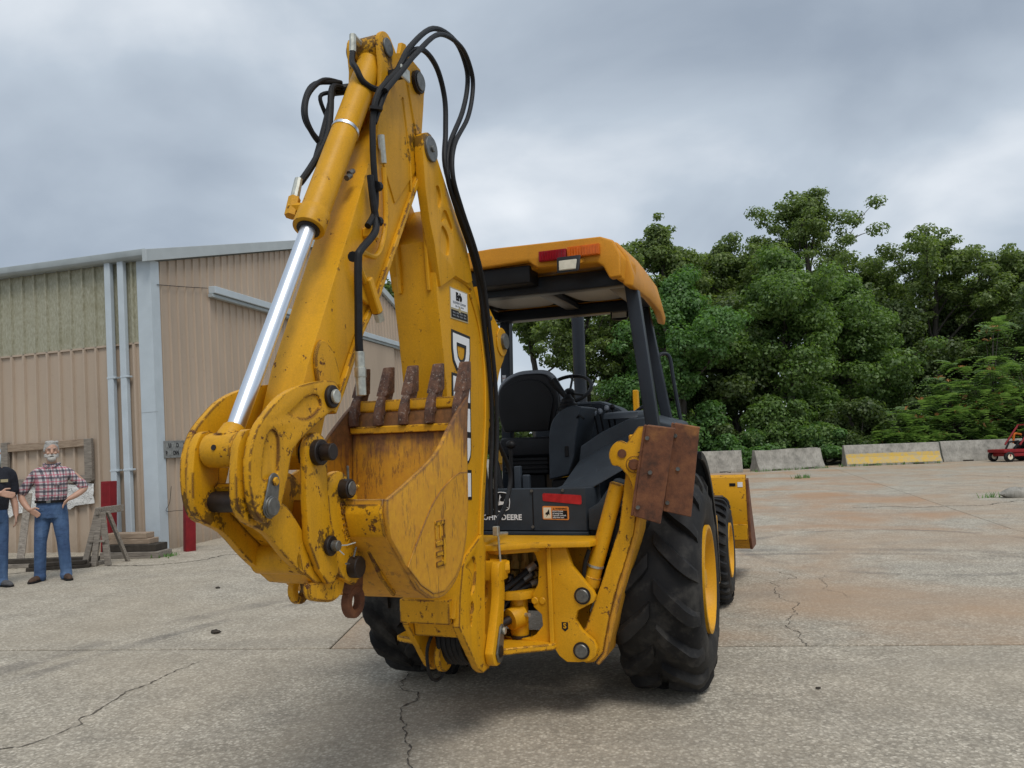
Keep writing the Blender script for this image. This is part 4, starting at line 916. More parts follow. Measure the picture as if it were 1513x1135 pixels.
# ---- wheels
def wheel(R, w, rim_r, lugs, h, lug_w, big=True):
    """built round the x axis at the origin, outer face towards +x, x from 0 (outer) to -w"""
    T = MB()
    sh = R - h
    prof = [(-.035, rim_r - .012), (-.02, rim_r + .006), (.0, rim_r + .05), (.012, rim_r + (sh - rim_r) * .45), (.004, sh - .09), (-.022, sh - .035), (-.06, sh - .008), (-w / 2, sh + .006),
            (-w + .06, sh - .008), (-w + .022, sh - .035), (-w - .004, sh - .09), (-w - .012, rim_r + (sh - rim_r) * .45), (-w, rim_r + .05), (-w + .02, rim_r + .006), (-w + .035, rim_r - .012)]
    T.lathe(prof, n=64)
    hw = w / 2
    for side in (1, -1):
        for k in range(lugs):
            th0 = 2 * math.pi * (k + (.5 if side < 0 else 0)) / lugs
            V = []; ns = 9
            for i in range(ns):
                f = i / (ns - 1)
                uo = (.06 + .94 * f) * hw                                    # from centre to shoulder
                th = th0 + (.34 if big else .25) * (f ** .85) * (.655 / R if big else .7)
                drop = 0 if f < .72 else ((f - .72) / .28) ** 2 * (.075 if big else .03)
                x = -hw + side * min(uo, hw - .006 + (.012 if f > .9 else 0))
                rb = sh - .012 - drop * 1.15; rt = R - drop * 1.05 - (0 if f > .04 else .006)
                lw = lug_w * (.80 + .35 * math.sin(f * math.pi) + (.18 if f < .2 else 0)) / R
                a, b = lw * .62, lw * .42
                for rr, dd in ((rb, -a), (rt, -b), (rt, b), (rb, a)):
                    V.append((x, rr * math.cos(th + dd), rr * math.sin(th + dd)))
            F = [(i * 4 + j, i * 4 + j + 1, i * 4 + 5 + j, i * 4 + 4 + j) for i in range(ns - 1) for j in range(3)] + [(0, 3, 2, 1), (ns * 4 - 4, ns * 4 - 3, ns * 4 - 2, ns * 4 - 1)]
            T.add(V, F)
    tm = T.mesh('tyre', 0); finish(tm, 'tyre', 40)
    Rm = MB().lathe([(-.012, rim_r - .002), (.008, rim_r - .002), (.010, rim_r - .022), (-.004, rim_r - .032), (-.045, rim_r - .045), (-.085, rim_r - .06), (-.10, rim_r - .12), (-.088, rim_r * .42), (-.06, rim_r * .36), (-.055, .06), (-.02, .055), (-.018, .0)], n=56)
    rm = Rm.mesh('rim'); finish(rm, 'yellow', 40)
    nm = MB().cyl((-.09, 0, 0), (-.062, 0, 0), .016, n=6).mesh('wheel_nut'); finish(nm, 'yellow'); nm = (nm, rim_r * .55)
    return tm, rm, nm
def place_wheel(meshes, loc, flip, rx):
    tm, rm, nm = meshes
    Wp = bpy.data.objects.new('wheel', None); COL.objects.link(Wp); Wp.parent = BH; Wp.location = loc; Wp.empty_display_size = .1
    Wp.rotation_euler = (rx, 0, math.pi if flip else 0)
    link('tyre', tm, Wp); link('rim', rm, Wp)
    for k in range(8):
        nt_ = link('wheel_nut', nm[0], Wp); nt_.location = (0, nm[1] * math.cos(k * math.pi / 4), nm[1] * math.sin(k * math.pi / 4))
rear = wheel(WR, .49, .325, 15, .044, .090)
front = wheel(.475, .31, .245, 30, .014, .040, False)
place_wheel(rear, (1.15, WY, WZ), False, .10); place_wheel(rear, (-.95, WY, WZ), True, .3)
place_wheel(front, (1.075, 2.38, .475), False, .2); place_wheel(front, (-1.0, 2.38, .475), True, .4)
MB().cyl((-.8, WY, WZ), (.85, WY, WZ), .13, n=16).build('rear_axle', 'black', BH)
MB().box(-.8, .85, 2.28, 2.48, .38, .56).build('front_axle', 'black', BH, .02, 1)

# ---- loader
MB().box(.80, 1.05, 1.25, 1.62, .33, .87).build('side_tank', 'yellow', BH, .012, 2)
MB().box(.50, .80, 1.30, 1.75, .50, .86).build('battery_box', 'black', BH, .01, 1)
for s in (1, -1):
    arm = [(1.0, 1.35), (1.05, 1.48), (1.3, 1.45), (2.6, .98), (3.35, .62), (3.38, .48), (3.28, .46), (2.5, .78), (1.3, 1.25)]
    MB().px(arm, s * .62 - .05, s * .62 + .05).build('loader_arm', 'yellow', BH, .01, 1)
lbk = [(3.30, .46), (3.30, 1.07), (3.36, 1.10), (3.38, 1.08), (3.325, 1.02), (3.325, .50), (3.45, .36), (4.10, .31), (4.10, .285), (3.43, .335)]
lbk = MB().px(lbk, -1.16, 1.185).build('loader_bucket', 'yellow_worn', BH, .004, 1)
for s, x in ((1, 1.18), (-1, -1.16)):
    MB().px([(3.295, .46), (3.295, 1.05), (3.40, 1.06), (3.60, .80), (4.08, .33), (4.08, .29), (3.43, .33)], x, x + s * .025).build('bucket_end_plate', 'rust', lbk, .004, 1)
MB().px([(3.27, .44), (3.27, .60), (3.298, .60), (3.298, .44)], -1.15, 1.178).build('bucket_torque_tube', 'yellow_worn', lbk, .004, 1)
MB().box(1.02, 1.08, 3.296, 3.2995, .985, 1.015).build('bucket_label', 'decal_black', lbk)
MB().box(1.10, 1.15, 3.296, 3.2995, .975, 1.025).build('bucket_label', 'white', lbk)
MB().box(.78, .98, 2.95, 3.2, .60, .89).build('step_box', 'black', BH, .01, 1)
MB().box(.70, .96, 2.9, 3.22, .86, .90).build('step_plate', 'charcoal', BH, .006, 1)

# ================================================================== metal building
t = NT('tan_ribbed_sheet'); n = t.noise(1.1, 5, .6, t.mapping((1, 1, .3))); n2 = t.noise(14, 5, .6)
c = t.mix(1, (.43, .34, .258), t.ramp(n, [(.3, .88), (.7, 1.08)]), 'MULTIPLY')
c = t.mix(t.math('MULTIPLY', t.step(n2, .60, .75), .22), c, (.20, .14, .10))
sp_ = t.n('ShaderNodeSeparateXYZ'); t.t.links.new(t.tc.outputs['Object'], sp_.inputs[0])
c = t.mix(t.math('MULTIPLY', t.math('SUBTRACT', 1.0, t.step(t.math('ADD', sp_.outputs[2], t.math('MULTIPLY', n2, .5)), .25, .65)), .5), c, (.22, .17, .12))
MAT['tan'] = t.fin(c, .55)
t = NT('weathered_fibreglass'); n = t.noise(26, 6, .7, t.mapping((1.6, 1, .5))); n2 = t.noise(2.4, 5, .6)
c = t.ramp(n, [(.28, (.20, .195, .13)), (.5, (.33, .32, .235)), (.72, (.46, .45, .355))])
c = t.mix(t.math('MULTIPLY', t.step(n2, .52, .75), .5), c, (.21, .195, .11))
MAT['fibre'] = t.fin(c, .65)
MAT['galv'] = plain('painted_trim', (.47, .53, .57), .4, 0, .08, 3)
MAT['galv2'] = plain('weathered_trim', (.36, .40, .41), .45, 0, .15, 3)
MAT['roofm'] = plain('roof_metal', (.42, .46, .47), .45, 0, .1, 2)
MAT['redpaint'] = plain('dark_red_paint', (.20, .012, .016), .6, 0, .25, 9, .2, 60)
t = NT('grey_lumber'); n = t.noise(5, 6, .65, t.mapping((1, 12, 12))); n2 = t.noise(3, 4)
MAT['lumber'] = t.fin(t.ramp(n, [(.3, (.10, .085, .07)), (.55, (.24, .21, .175)), (.8, (.36, .33, .29))]), .9)
t = NT('old_board'); n = t.noise(7, 6, .65, t.mapping((1, 9, 9)))
MAT['board'] = t.fin(t.ramp(n, [(.3, (.20, .14, .095)), (.6, (.33, .25, .18)), (.8, (.42, .34, .26))]), .9)
MAT['darkwood'] = plain('damp_wood', (.05, .042, .034), .95, 0, .4, 12)
t = NT('torn_white_wrap'); n = t.noise(7, 3, .6, t.mapping((.5, 1, 1.6)), 2.2)
c = t.ramp(n, [(.40, (.72, .72, .70)), (.47, (.68, .68, .66)), (.50, (.18, .17, .15)), (.53, (.70, .70, .68)), (.62, (.66, .64, .60)), (.645, (.22, .20, .17)), (.67, (.70, .69, .66))])
MAT['wrap'] = t.fin(c, .55)
MAT['sign'] = plain('grey_sign_face', (.20, .205, .20), .6, 0, .35, 16)
MAT['sign_dark'] = plain('sign_letter', (.02, .02, .022), .6, 0, .2, 20)
MAT['sign_faint'] = plain('faded_letter', (.29, .30, .29), .6, 0, .2, 20)

BL = empty('metal_building', (0, 0, 0), 0, 'tan ribbed metal building with pale corner trim and mossy green upper panels', 'building')
BL.matrix_world = Matrix.Translation((-5.62, 12.38, 0)) @ Matrix.Rotation(R_(-1.8), 4, 'Y') @ Matrix.Rotation(R_(-12), 4, 'Z')
def rib_profile(w, pitch, rw, rh, start=.0):
    """points along the sheet: (distance, height)"""
    P = [(0, 0)]; s = start
    while s + rw < w:
        P += [(s, 0), (s + rw * .22, rh), (s + rw * .78, rh), (s + rw, 0)]; s += pitch
    P.append((w, 0)); return P
def sheet(name, mat, s0, s1, zf0, zf1, wall, pitch, rw, rh, off=0.0):
    """one ribbed sheet of a wall; wall 'L' runs along -x facing -y, wall 'G' runs along +y facing +x"""
    V = []; F = []
    P = rib_profile(s1 - s0, pitch, rw, rh, pitch * .35)
    for d, h in P:
        s = s0 + d
        for z in (zf0(s), zf1(s)):
            V.append((-s, -h - off, z) if wall == 'L' else (h + off, s, z))
    F = [(2 * i, 2 * i + 1, 2 * i + 3, 2 * i + 2) for i in range(len(P) - 1)]
    m = MB().add(V, F); me = m.mesh(name); finish(me, mat, 20); return link(name, me, BL)
cz = lambda z: (lambda s: z)
s = .22
while s < 9.4:                                       # long side wall: tan below, fibreglass above
    e2 = s + .93
    sheet('wall_sheet', 'tan', s, e2, cz(-.35), cz(3.32), 'L', .235, .060, .042)
    sheet('skylight_sheet', 'fibre', s, e2, cz(3.34), cz(4.66), 'L', .235, .055, .038)
    s = e2
gz = lambda s: 4.62 + .268 * (s if s < 7.3 else 14.6 - s)
s = .12
while s < 14.4:                                      # gable wall
    e2 = min(s + .90, 14.5)
    sheet('wall_sheet', 'tan', s, e2, cz(-.35), gz, 'G', .225, .042, .030)
    s = e2
MB().box(-9.6, -.22, -.03, .03, 3.315, 3.345).build('girt_trim', 'tan', BL)
MB().box(-.23, .03, -.035, .02, -.3, 4.66).box(-.02, .03, .02, .17, -.3, 4.66).build('corner_trim', 'galv', BL)
MB().box(-.232, .032, -.038, .022, 2.20, 2.207).build('trim_joint', 'galv2', BL)
MB().px([(-.20, 4.70), (-.20, 4.80), (-.185, 4.80), (-.165, 4.72), (-.03, 4.72), (-.03, 4.66), (-.15, 4.66)], -9.6, .06).build('gutter', 'galv2', BL, .004, 1)
for x, zb in ((-.70, .26), (-.46, .27)):
    d = MB().box(x - .055, x + .055, -.135, -.045, zb, 4.67).build('downspout', 'galv', BL, .008, 1)
    for z in (1.30, 2.78): MB().box(x - .058, x + .10, -.140, -.040, z, z + .03).build('strap', 'galv', d, .003, 1)
rt = MB()
def rp(s, dz): return (s, gz(s) + dz)
ra = [rp(-.15, -.03), rp(7.3, 0), rp(14.75, -.03)]
MB().px([(-.22, 4.585), (7.3, 6.60), (14.8, 4.585), (14.8, 4.78), (7.3, 6.79), (-.22, 4.78)], .022, .10).build('rake_trim', 'roofm', BL, .004, 1)
MB().px([(-.18, 4.72), (7.3, 6.74), (14.8, 4.72), (14.8, 4.77), (7.3, 6.785), (-.18, 4.77)], -9.6, .02).build('roof', 'roofm', BL)
door = MB().box(.02, .16, 1.55, 13.2, 4.37, 4.50).build('door_track', 'galv', BL, .008, 1)
MB().box(.03, .12, 1.52, 13.2, 4.30, 4.36).build('track_lip', 'galv2', door, .004, 1)
MB().tube(spline([(.04, .10, 4.27), (.04, .8, 4.36), (.04, 1.5, 4.46)], 4), .006, 6).build('wire', 'black', BL)
MB().box(.025, .045, 8.0, 8.06, -.2, 4.3).build('door_edge_trim', 'galv', BL)
MB().box(.045, .085, 8.06, 10.7, -.2, 4.28).build('sliding_door', 'tan', BL)
sg = MB().box(.030, .055, .12, .82, 1.455, 1.735).build('wall_sign', 'sign', BL, .004, 1)
GS = lambda y, z: basis((0, 1, 0), (0, 0, 1), (.0575, y, z))
for i, ch in enumerate('AUTHORIZED'): lettering('sign_letter', ch, .10, 'sign_dark' if ch in 'UOZ' else 'sign_faint', sg, GS(.18 + i * .064, 1.655), depth=.001, offset=.002)
for i, ch in enumerate('PERSONNEL ONLY'):
    if ch != ' ': lettering('sign_letter', ch, .10, 'sign_dark' if i in (0, 4, 5, 6, 10, 11, 13) else 'sign_faint', sg, GS(.155 + i * .048, 1.53), depth=.001, offset=.002, sx=.78)
tl_ = MB().box(.022, .03, .02, .06, .10, .60)
MB().tube(spline([(.05, .25, 1.0), (.06, .18, .75), (.05, .10, .62), (.06, .35, .60), (.05, .9, .57), (.05, 1.6, .63)], 5), .004, 6).build('wire', 'black', BL)
MB().box(.03, .12, 2.05, 2.42, .10, .26).build('outlet_box', 'galv', BL, .01, 1)
# boarded opening on the long wall
fr = MB().box(-2.75, -1.14, -.09, -.035, 1.74, 1.86).build('window_frame', 'board', BL, .004, 1)
MB().box(-1.26, -1.12, -.10, -.04, 1.18, 1.86).build('window_frame', 'lumber', BL, .004, 1)
MB().box(-2.85, -2.72, -.10, -.04, 1.10, 1.90).build('window_frame', 'lumber', BL, .004, 1)
MB().box(-2.9, -1.14, -.11, -.04, 1.16, 1.28).build('window_sill', 'lumber', BL, .004, 1)
MB().box(-3.3, -2.76, -.07, -.04, 1.28, 1.80).build('window_pane', 'mirror', BL)
V = []; F = []
r = random.Random(4)
for i in range(17):
    for j in range(6):
        x = -2.95 + i * (1.83 / 16); zt_ = 1.15 - .02 * (i % 3); zb_ = .70 + .12 * (i / 16) - (.05 if i % 5 == 2 else 0)
        V.append((x, -.062 - r.uniform(0, .035), zb_ + (zt_ - zb_) * j / 5))
for i in range(16):
    for j in range(5): F.append((i * 6 + j, (i + 1) * 6 + j, (i + 1) * 6 + j + 1, i * 6 + j + 1))
MB().add(V, F).build('torn_wrap', 'wrap', BL, angle=50)
MB().box(-9.4, -.23, -.06, .10, -.3, .0).build('foundation', 'slab_c', BL)

# bollards
def bollard(px_, py_, w, d, h, rz, label, tilt=0):
    o = empty('bollard', (px_, py_, 0), rz, label, 'bollard', 'dark red steel bollards by the building corner')
    MB().box(-w / 2, w / 2, -d / 2, d / 2, -.1, h).build('post', 'redpaint', o, .008, 2)
    MB().box(-w / 2 + .03, w / 2 - .03, -d / 2 - .004, -d / 2 + .01, -.1, h - .02).build('web', 'redpaint', o, .004, 1)
    return o
bollard(-6.30, 12.12, .17, .15, 1.14, R_(-12), 'wide dark red bollard between the sawhorse and the downspouts')
bollard(-5.14, 12.32, .15, .15, .86, R_(-50), 'slim dark red bollard in front of the grey wall sign')

# sawhorse and lumber pile
sw = empty('sawhorse', (-5.90, 11.15, 0), R_(-8), 'weathered grey wooden sawhorse leaning beside the lumber pile', 'sawhorse')
for a, b in (((-.19, -.10, 0), (-.02, -.03, .80)), ((.16, -.08, 0), (.03, -.03, .74)), ((-.02, -.14, 0), (.0, -.04, .66)), ((.20, .30, 0), (.05, .06, .74))):
    MB().bar(a, b, .085, .04).build('leg', 'lumber', sw, .004, 1)
MB().bar((-.02, -.08, .76), (.03, .42, .76), .05, .10).build('beam', 'lumber', sw, .004, 1)
MB().bar((-.12, -.09, .34), (.11, -.08, .34), .05, .03).build('brace', 'lumber', sw, .004, 1)
MB().box(-.06, .10, -.05, -.02, .42, .62).build('gusset', 'board', sw, .003, 1)
def timber(name, label, c, L, w, h, rz, mat='lumber', cat='lumber', tilt=0):
    o = empty(name, c, rz, label, cat, 'lumber lying by the building')
    MB().box(-L / 2, L / 2, -w / 2, w / 2, 0, h * .48).build('board', mat, o, .006, 1)
    MB().box(-L / 2 + .03, L / 2 - .06, -w / 2 + .01, w / 2 - .02, h * .5, h).build('board', 'darkwood' if mat == 'lumber' else mat, o, .006, 1)
    return o
timber('timber_stack', 'grey timber stack with a wide board on top beside the sawhorse', (-5.75, 11.85, .0), .95, .35, .20, R_(-8))
timber('crate_board', 'wide pale board lying on top of the timber stack', (-5.85, 11.9, .20), .75, .25, .16, R_(-8), 'board')
timber('low_timber', 'long low timber lying behind the man in plaid', (-7.0, 11.2, 0), 2.2, .16, .12, R_(-2))
timber('low_timber', 'short timber lying between the man in plaid and the sawhorse', (-6.35, 10.9, 0), .8, .14, .10, R_(12), 'darkwood')
o = empty('leaning_plank', (-7.28, 11.5, 0), 0, 'dark plank leaning against the tan wall behind the two men', 'plank')
MB().bar((0, 0, 0), (-.22, .55, 1.0), .10, .03).build('plank', 'lumber', o, .003, 1)

# ================================================================== foliage tools
def leaf_material(name, c0, c1, c2, trans=.45):
    t = NT(name)
    g_ = t.n('ShaderNodeNewGeometry')
    n = t.noise(.55, 3, .6)
    c = t.ramp(t.math('ADD', t.math('MULTIPLY', g_.outputs['Random Per Island'], .55), t.math('MULTIPLY', n, .5)), [(.2, c0), (.52, c1), (.85, c2)])
    t.fin(c, .5)
    tr = t.n('ShaderNodeBsdfTranslucent'); t.t.links.new(t.mix(1, c, (1.25, 1.35, .6), 'MULTIPLY'), tr.inputs[0])
    mx = t.n('ShaderNodeMixShader'); mx.inputs[0].default_value = trans
    t.t.links.new(t.bsdf.outputs[0], mx.inputs[1]); t.t.links.new(tr.outputs[0], mx.inputs[2]); t.t.links.new(mx.outputs[0], t.out.inputs[0])
    return t.m
MAT['leaf_oak'] = leaf_material('oak_leaf', (.072, .115, .034), (.160, .225, .066), (.26, .33, .115))
MAT['leaf_maple'] = leaf_material('maple_leaf', (.065, .122, .034), (.140, .232, .062), (.23, .34, .105))
MAT['leaf_vine'] = leaf_material('vine_leaf', (.058, .130, .038), (.118, .235, .066), (.18, .32, .105))
MAT['leaf_dark'] = leaf_material('dark_leaf', (.048, .082, .028), (.105, .155, .050), (.17, .225, .08))
MAT['leaf_fern'] = leaf_material('feathery_leaf', (.10, .18, .065), (.18, .285, .10), (.26, .37, .15))
MAT['blossom'] = leaf_material('blossom', (.42, .17, .05), (.50, .22, .09), (.55, .30, .15), .2)
t = NT('bark'); n = t.noise(5, 6, .7, t.mapping((4, 4, .6)))
t.bump(n, .6, .03)
MAT['bark'] = t.fin(t.ramp(n, [(.3, (.030, .026, .022)), (.6, (.085, .075, .062)), (.8, (.15, .135, .115))]), .95)

def leaf_cloud(rng, centers, radii, counts, size, flat=.65, updir=.55, aspect=.62):
    tot = int(sum(counts))
    c = np.repeat(np.array(centers), counts, axis=0); R = np.repeat(np.array(radii), counts)
    d = rng.normal(size=(tot, 3)); d /= np.linalg.norm(d, axis=1)[:, None]
    rad = R * rng.random(tot) ** .42
    d2 = d.copy(); d2[:, 2] *= flat
    p = c + d2 * rad[:, None]
    nrm = d * .9 + rng.normal(size=(tot, 3)) * .45 + np.array([0, 0, updir]); nrm /= np.linalg.norm(nrm, axis=1)[:, None]
    a = rng.normal(size=(tot, 3)); a -= nrm * (a * nrm).sum(1)[:, None]; a /= np.linalg.norm(a, axis=1)[:, None]
    b = np.cross(nrm, a)
    s = size * (.6 + .8 * rng.random(tot))[:, None]
    fold = nrm * s * .12
    V = np.empty((tot, 4, 3)); V[:, 0] = p - a * s * .5; V[:, 1] = p + b * s * aspect * .5 + fold; V[:, 2] = p + a * s * .5 - fold; V[:, 3] = p - b * s * aspect * .5 + fold
    return V.reshape(-1, 3)
def quads_mesh(name, V, mat):
    n = len(V) // 4
    me = bpy.data.meshes.new(name); me.vertices.add(len(V)); me.vertices.foreach_set('co', V.astype(np.float32).ravel())
    me.loops.add(n * 4); me.loops.foreach_set('vertex_index', np.arange(n * 4, dtype=np.int32))
    me.polygons.add(n); me.polygons.foreach_set('loop_start', np.arange(0, n * 4, 4, dtype=np.int32)); me.polygons.foreach_set('loop_total', np.full(n, 4, dtype=np.int32))
    me.update(calc_edges=True); me.materials.append(MAT[mat]); return me
def make_tree(name, label, x, y, h, r, seed, leaf='leaf_oak', limbs=11, dense=1.0, size=.24, low=.32, clump=.85, lean=(0, 0), cat='tree', group='trees along the far edge of the lot', flat=.6, per=210):
    rng = np.random.default_rng(seed); rd = random.Random(seed)
    root = empty(name, (x, y, -.03), 0, label, cat, group)
    W = MB(); top = Vector((lean[0], lean[1], h * .90)); tr = []
    for i in range(8):
        f = i / 7; tr.append(Vector((lean[0] * f + rd.uniform(-.18, .18) * (f > 0), lean[1] * f + rd.uniform(-.18, .18) * (f > 0), h * .90 * f)))
    r0 = h * .020
    W.tube(spline(tr, 3), [r0 * (1.25 - 1.05 * i / 21) for i in range(22)], 7)
    cen, rad = [], []
    for k in range(limbs):
        f = low + (1 - low) * ((k + rd.random() * .8) / limbs) ** .9
        i = min(int(f * 7), 6); base = tr[i].lerp(tr[i + 1], f * 7 - i)
        az = k * 2.4 + rd.uniform(-.5, .5)
        prof = math.sin(min(1.0, (f - low) / (1 - low) * .85 + .28) * math.pi) ** .6
        L = r * prof * rd.uniform(.65, 1.18); el = R_(rd.uniform(8, 42) + 25 * f)
        dr = Vector((math.cos(az) * math.cos(el), math.sin(az) * math.cos(el), math.sin(el)))
        pts = [base]; p = base.copy(); dd = dr.copy()
        for j in range(4):
            dd = (dd + Vector((rd.uniform(-.3, .3), rd.uniform(-.3, .3), rd.uniform(-.12, .28)))).normalized(); p = p + dd * L / 4; pts.append(p.copy())
        rb = r0 * (1.05 - .8 * f) * .55
        W.tube(pts, [rb, rb * .75, rb * .55, rb * .35, rb * .15], 5, False)
        for j in (2, 3, 4):
            q = pts[j]; cen.append(tuple(q + Vector((0, 0, .15)))); rad.append(clump * rd.uniform(.65, 1.15) * (.8 if j == 2 else 1))
            for m_ in range(2 if j > 2 else 1):
                d3 = Vector((rd.uniform(-1, 1), rd.uniform(-1, 1), rd.uniform(-.2, .9))).normalized(); l3 = L * rd.uniform(.25, .48)
                q2 = q + d3 * l3; W.tube([q, q.lerp(q2, .5) + Vector((0, 0, .06)), q2], [rb * .4, rb * .25, rb * .08], 4, False)
                cen.append(tuple(q2)); rad.append(clump * rd.uniform(.5, 1.0))
    cen.append(tuple(top)); rad.append(clump)
    for _ in range(3): cen.append(tuple(top + Vector((rd.uniform(-.8, .8), rd.uniform(-.8, .8), rd.uniform(-.2, .7))))); rad.append(clump * rd.uniform(.5, .9))
    W.build('trunk', 'bark', root, angle=60)
    cnt = np.maximum(30, (np.array(rad) ** 2 / clump ** 2 * per * dense)).astype(int)
    V = leaf_cloud(rng, cen, rad, cnt, size, flat)
    link('crown', quads_mesh('crown', V, leaf), root)
    return root
def at(px_, d):                       # lateral position of a bearing at distance d
    return (px_ - 756.5) / 1150 * d * 1.0 - .0
def shrub(name, label, x, y, w, h, seed, leaf, n=26, size=.2, dpt=None, flat=.7, per=240, cat='shrub', group='undergrowth behind the barriers'):
    rng = np.random.default_rng(seed); rd = random.Random(seed)
    root = empty(name, (x, y, -.03), 0, label, cat, group); W = MB(); cen = []; rad = []
    for k in range(n):
        a = rd.uniform(0, 2 * math.pi); f = rd.random() ** .6; zz_ = h * rd.uniform(.12, 1) * (1 - .55 * f * f)
        p = Vector((w * f * math.cos(a), (dpt or w) * f * math.sin(a), zz_)); cen.append(tuple(p)); rad.append(rd.uniform(.35, .75) * min(1, h / 2.2))
        if k % 3 == 0: W.tube([(p.x * .2, p.y * .2, 0), (p.x * .6, p.y * .6, p.z * .6), p], [.04, .03, .01], 4, False)
    W.build('stem', 'bark', root)
    link('foliage', quads_mesh('foliage', leaf_cloud(rng, cen, rad, [per] * n, size, flat), leaf), root)
    return root
TREES = [
    # name, label, bearing px, distance, height, spread, seed, leaf, kwargs
    ('oak_tree', 'tall oak with twin rounded tops just right of the cab roof', 985, 37, 12.4, 3.0, 41, 'leaf_oak', dict(limbs=20, low=.35, clump=.66, per=250, size=.165)),
    ('oak_tree', 'dark oak with narrow broken crown between the vine tree and the tallest oak', 1082, 40, 12.4, 3.3, 12, 'leaf_oak', dict(limbs=20, low=.35, clump=.66, per=250, size=.165)),
    ('oak_tree', 'tallest oak with open rounded top high above the treeline', 1205, 43, 16.0, 4.2, 13, 'leaf_oak', dict(limbs=24, low=.42, clump=.72, per=250, size=.165)),
    ('oak_tree', 'broad oak with long bare limbs reaching towards the right', 1375, 41, 12.0, 4.8, 14, 'leaf_oak', dict(limbs=18, low=.35, lean=(1.0, 0), clump=.66, per=250, size=.165)),
    ('oak_tree', 'oak with ragged crown standing behind the broad oak', 1300, 46, 12.2, 3.8, 15, 'leaf_oak', dict(limbs=18, low=.35, clump=.68, per=250, size=.165)),
    ('oak_tree', 'leafy oak at the end of the row above the red mower', 1515, 39, 10.8, 4.0, 16, 'leaf_oak', dict(limbs=20, low=.2, clump=.72, per=260, size=.165)),
    ('maple_tree', 'dense bright green maple in front of the tallest oak', 1165, 36, 10.2, 3.6, 17, 'leaf_maple', dict(limbs=22, low=.12, dense=2.1, clump=1.0, size=.165)),
    ('maple_tree', 'dense green maple filling the gap behind the yellow striped barrier', 1255, 38, 9.0, 3.4, 18, 'leaf_maple', dict(limbs=20, low=.12, dense=2.0, clump=1.0, size=.165)),
    ('vine_tree', 'vine covered tree with pale green leaves beside the cab', 1010, 34, 9.0, 2.6, 19, 'leaf_vine', dict(limbs=18, low=.12, dense=1.9, clump=.85, size=.155)),
    ('slender_tree', 'slender open tree with bare branches seen through the cab', 868, 38, 9.4, 3.9, 61, 'leaf_oak', dict(limbs=26, low=.30, clump=.62, per=220, size=.16)),
    ('slender_tree', 'thin tree behind the left roof post of the cab', 790, 41, 11.0, 2.6, 21, 'leaf_oak', dict(limbs=10, low=.45, dense=.7, clump=.7)),
    ('oak_tree', 'dark tree seen in the gap between dipper and boom', 585, 47, 12.3, 3.4, 22, 'leaf_dark', dict(limbs=14, low=.3)),
    ('oak_tree', 'distant tree whose top shows above the roof of the metal building', 268, 52, 14.3, 3.0, 23, 'leaf_dark', dict(limbs=12, low=.4)),
    ('oak_tree', 'full oak behind the twin topped oak and the vine tree', 1035, 43, 12.0, 3.8, 51, 'leaf_oak', dict(limbs=26, low=.25, clump=.75, per=240, size=.175)),
    ('oak_tree', 'full oak just left of the tallest oak', 1140, 45, 13.2, 3.8, 52, 'leaf_oak', dict(limbs=26, low=.25, clump=.75, per=240, size=.175)),
    ('oak_tree', 'full oak behind the maple and the ragged oak', 1262, 48, 11.6, 4.0, 53, 'leaf_oak', dict(limbs=26, low=.25, clump=.78, per=240, size=.18)),
    ('oak_tree', 'full oak behind the blossoming mimosa', 1450, 45, 9.8, 4.0, 54, 'leaf_oak', dict(limbs=26, low=.2, clump=.78, per=240, size=.18)),
    ('oak_tree', 'full oak seen beside the right roof post', 945, 43, 10.6, 3.6, 55, 'leaf_oak', dict(limbs=24, low=.2, clump=.75, per=230, size=.175)),
    ('dark_tree', 'dark dense tree behind the broad oak and the mimosa', 1420, 43, 9.6, 4.0, 24, 'leaf_dark', dict(limbs=18, low=.12, dense=1.8, clump=1.05, size=.185)),
    ('dark_tree', 'dark dense tree low behind the vine covered tree', 1080, 37, 7.8, 3.0, 25, 'leaf_dark', dict(limbs=18, low=.1, dense=1.8, clump=1.0, size=.18)),
    ('dark_tree', 'dark dense tree low behind the cab doorway', 940, 39, 6.0, 3.0, 26, 'leaf_dark', dict(limbs=14, low=.1, dense=1.6, clump=.95, size=.18)),
    ('dark_tree', 'dark dense tree at the far end of the row behind the mower', 1545, 36, 7.5, 3.2, 27, 'leaf_dark', dict(limbs=16, low=.1, dense=1.6, clump=1.0, size=.18)),
    ('dark_tree', 'dark dense tree deep behind the gap of the two maples', 1330, 40, 8.2, 3.6, 28, 'leaf_dark', dict(limbs=18, low=.1, dense=1.8, clump=1.05, size=.185)),
]
for nm, lb_, px_, d, h, sp, seed, lf, kw in TREES:
    make_tree(nm, lb_, at(px_, d), d, h, sp, seed, lf, **kw)
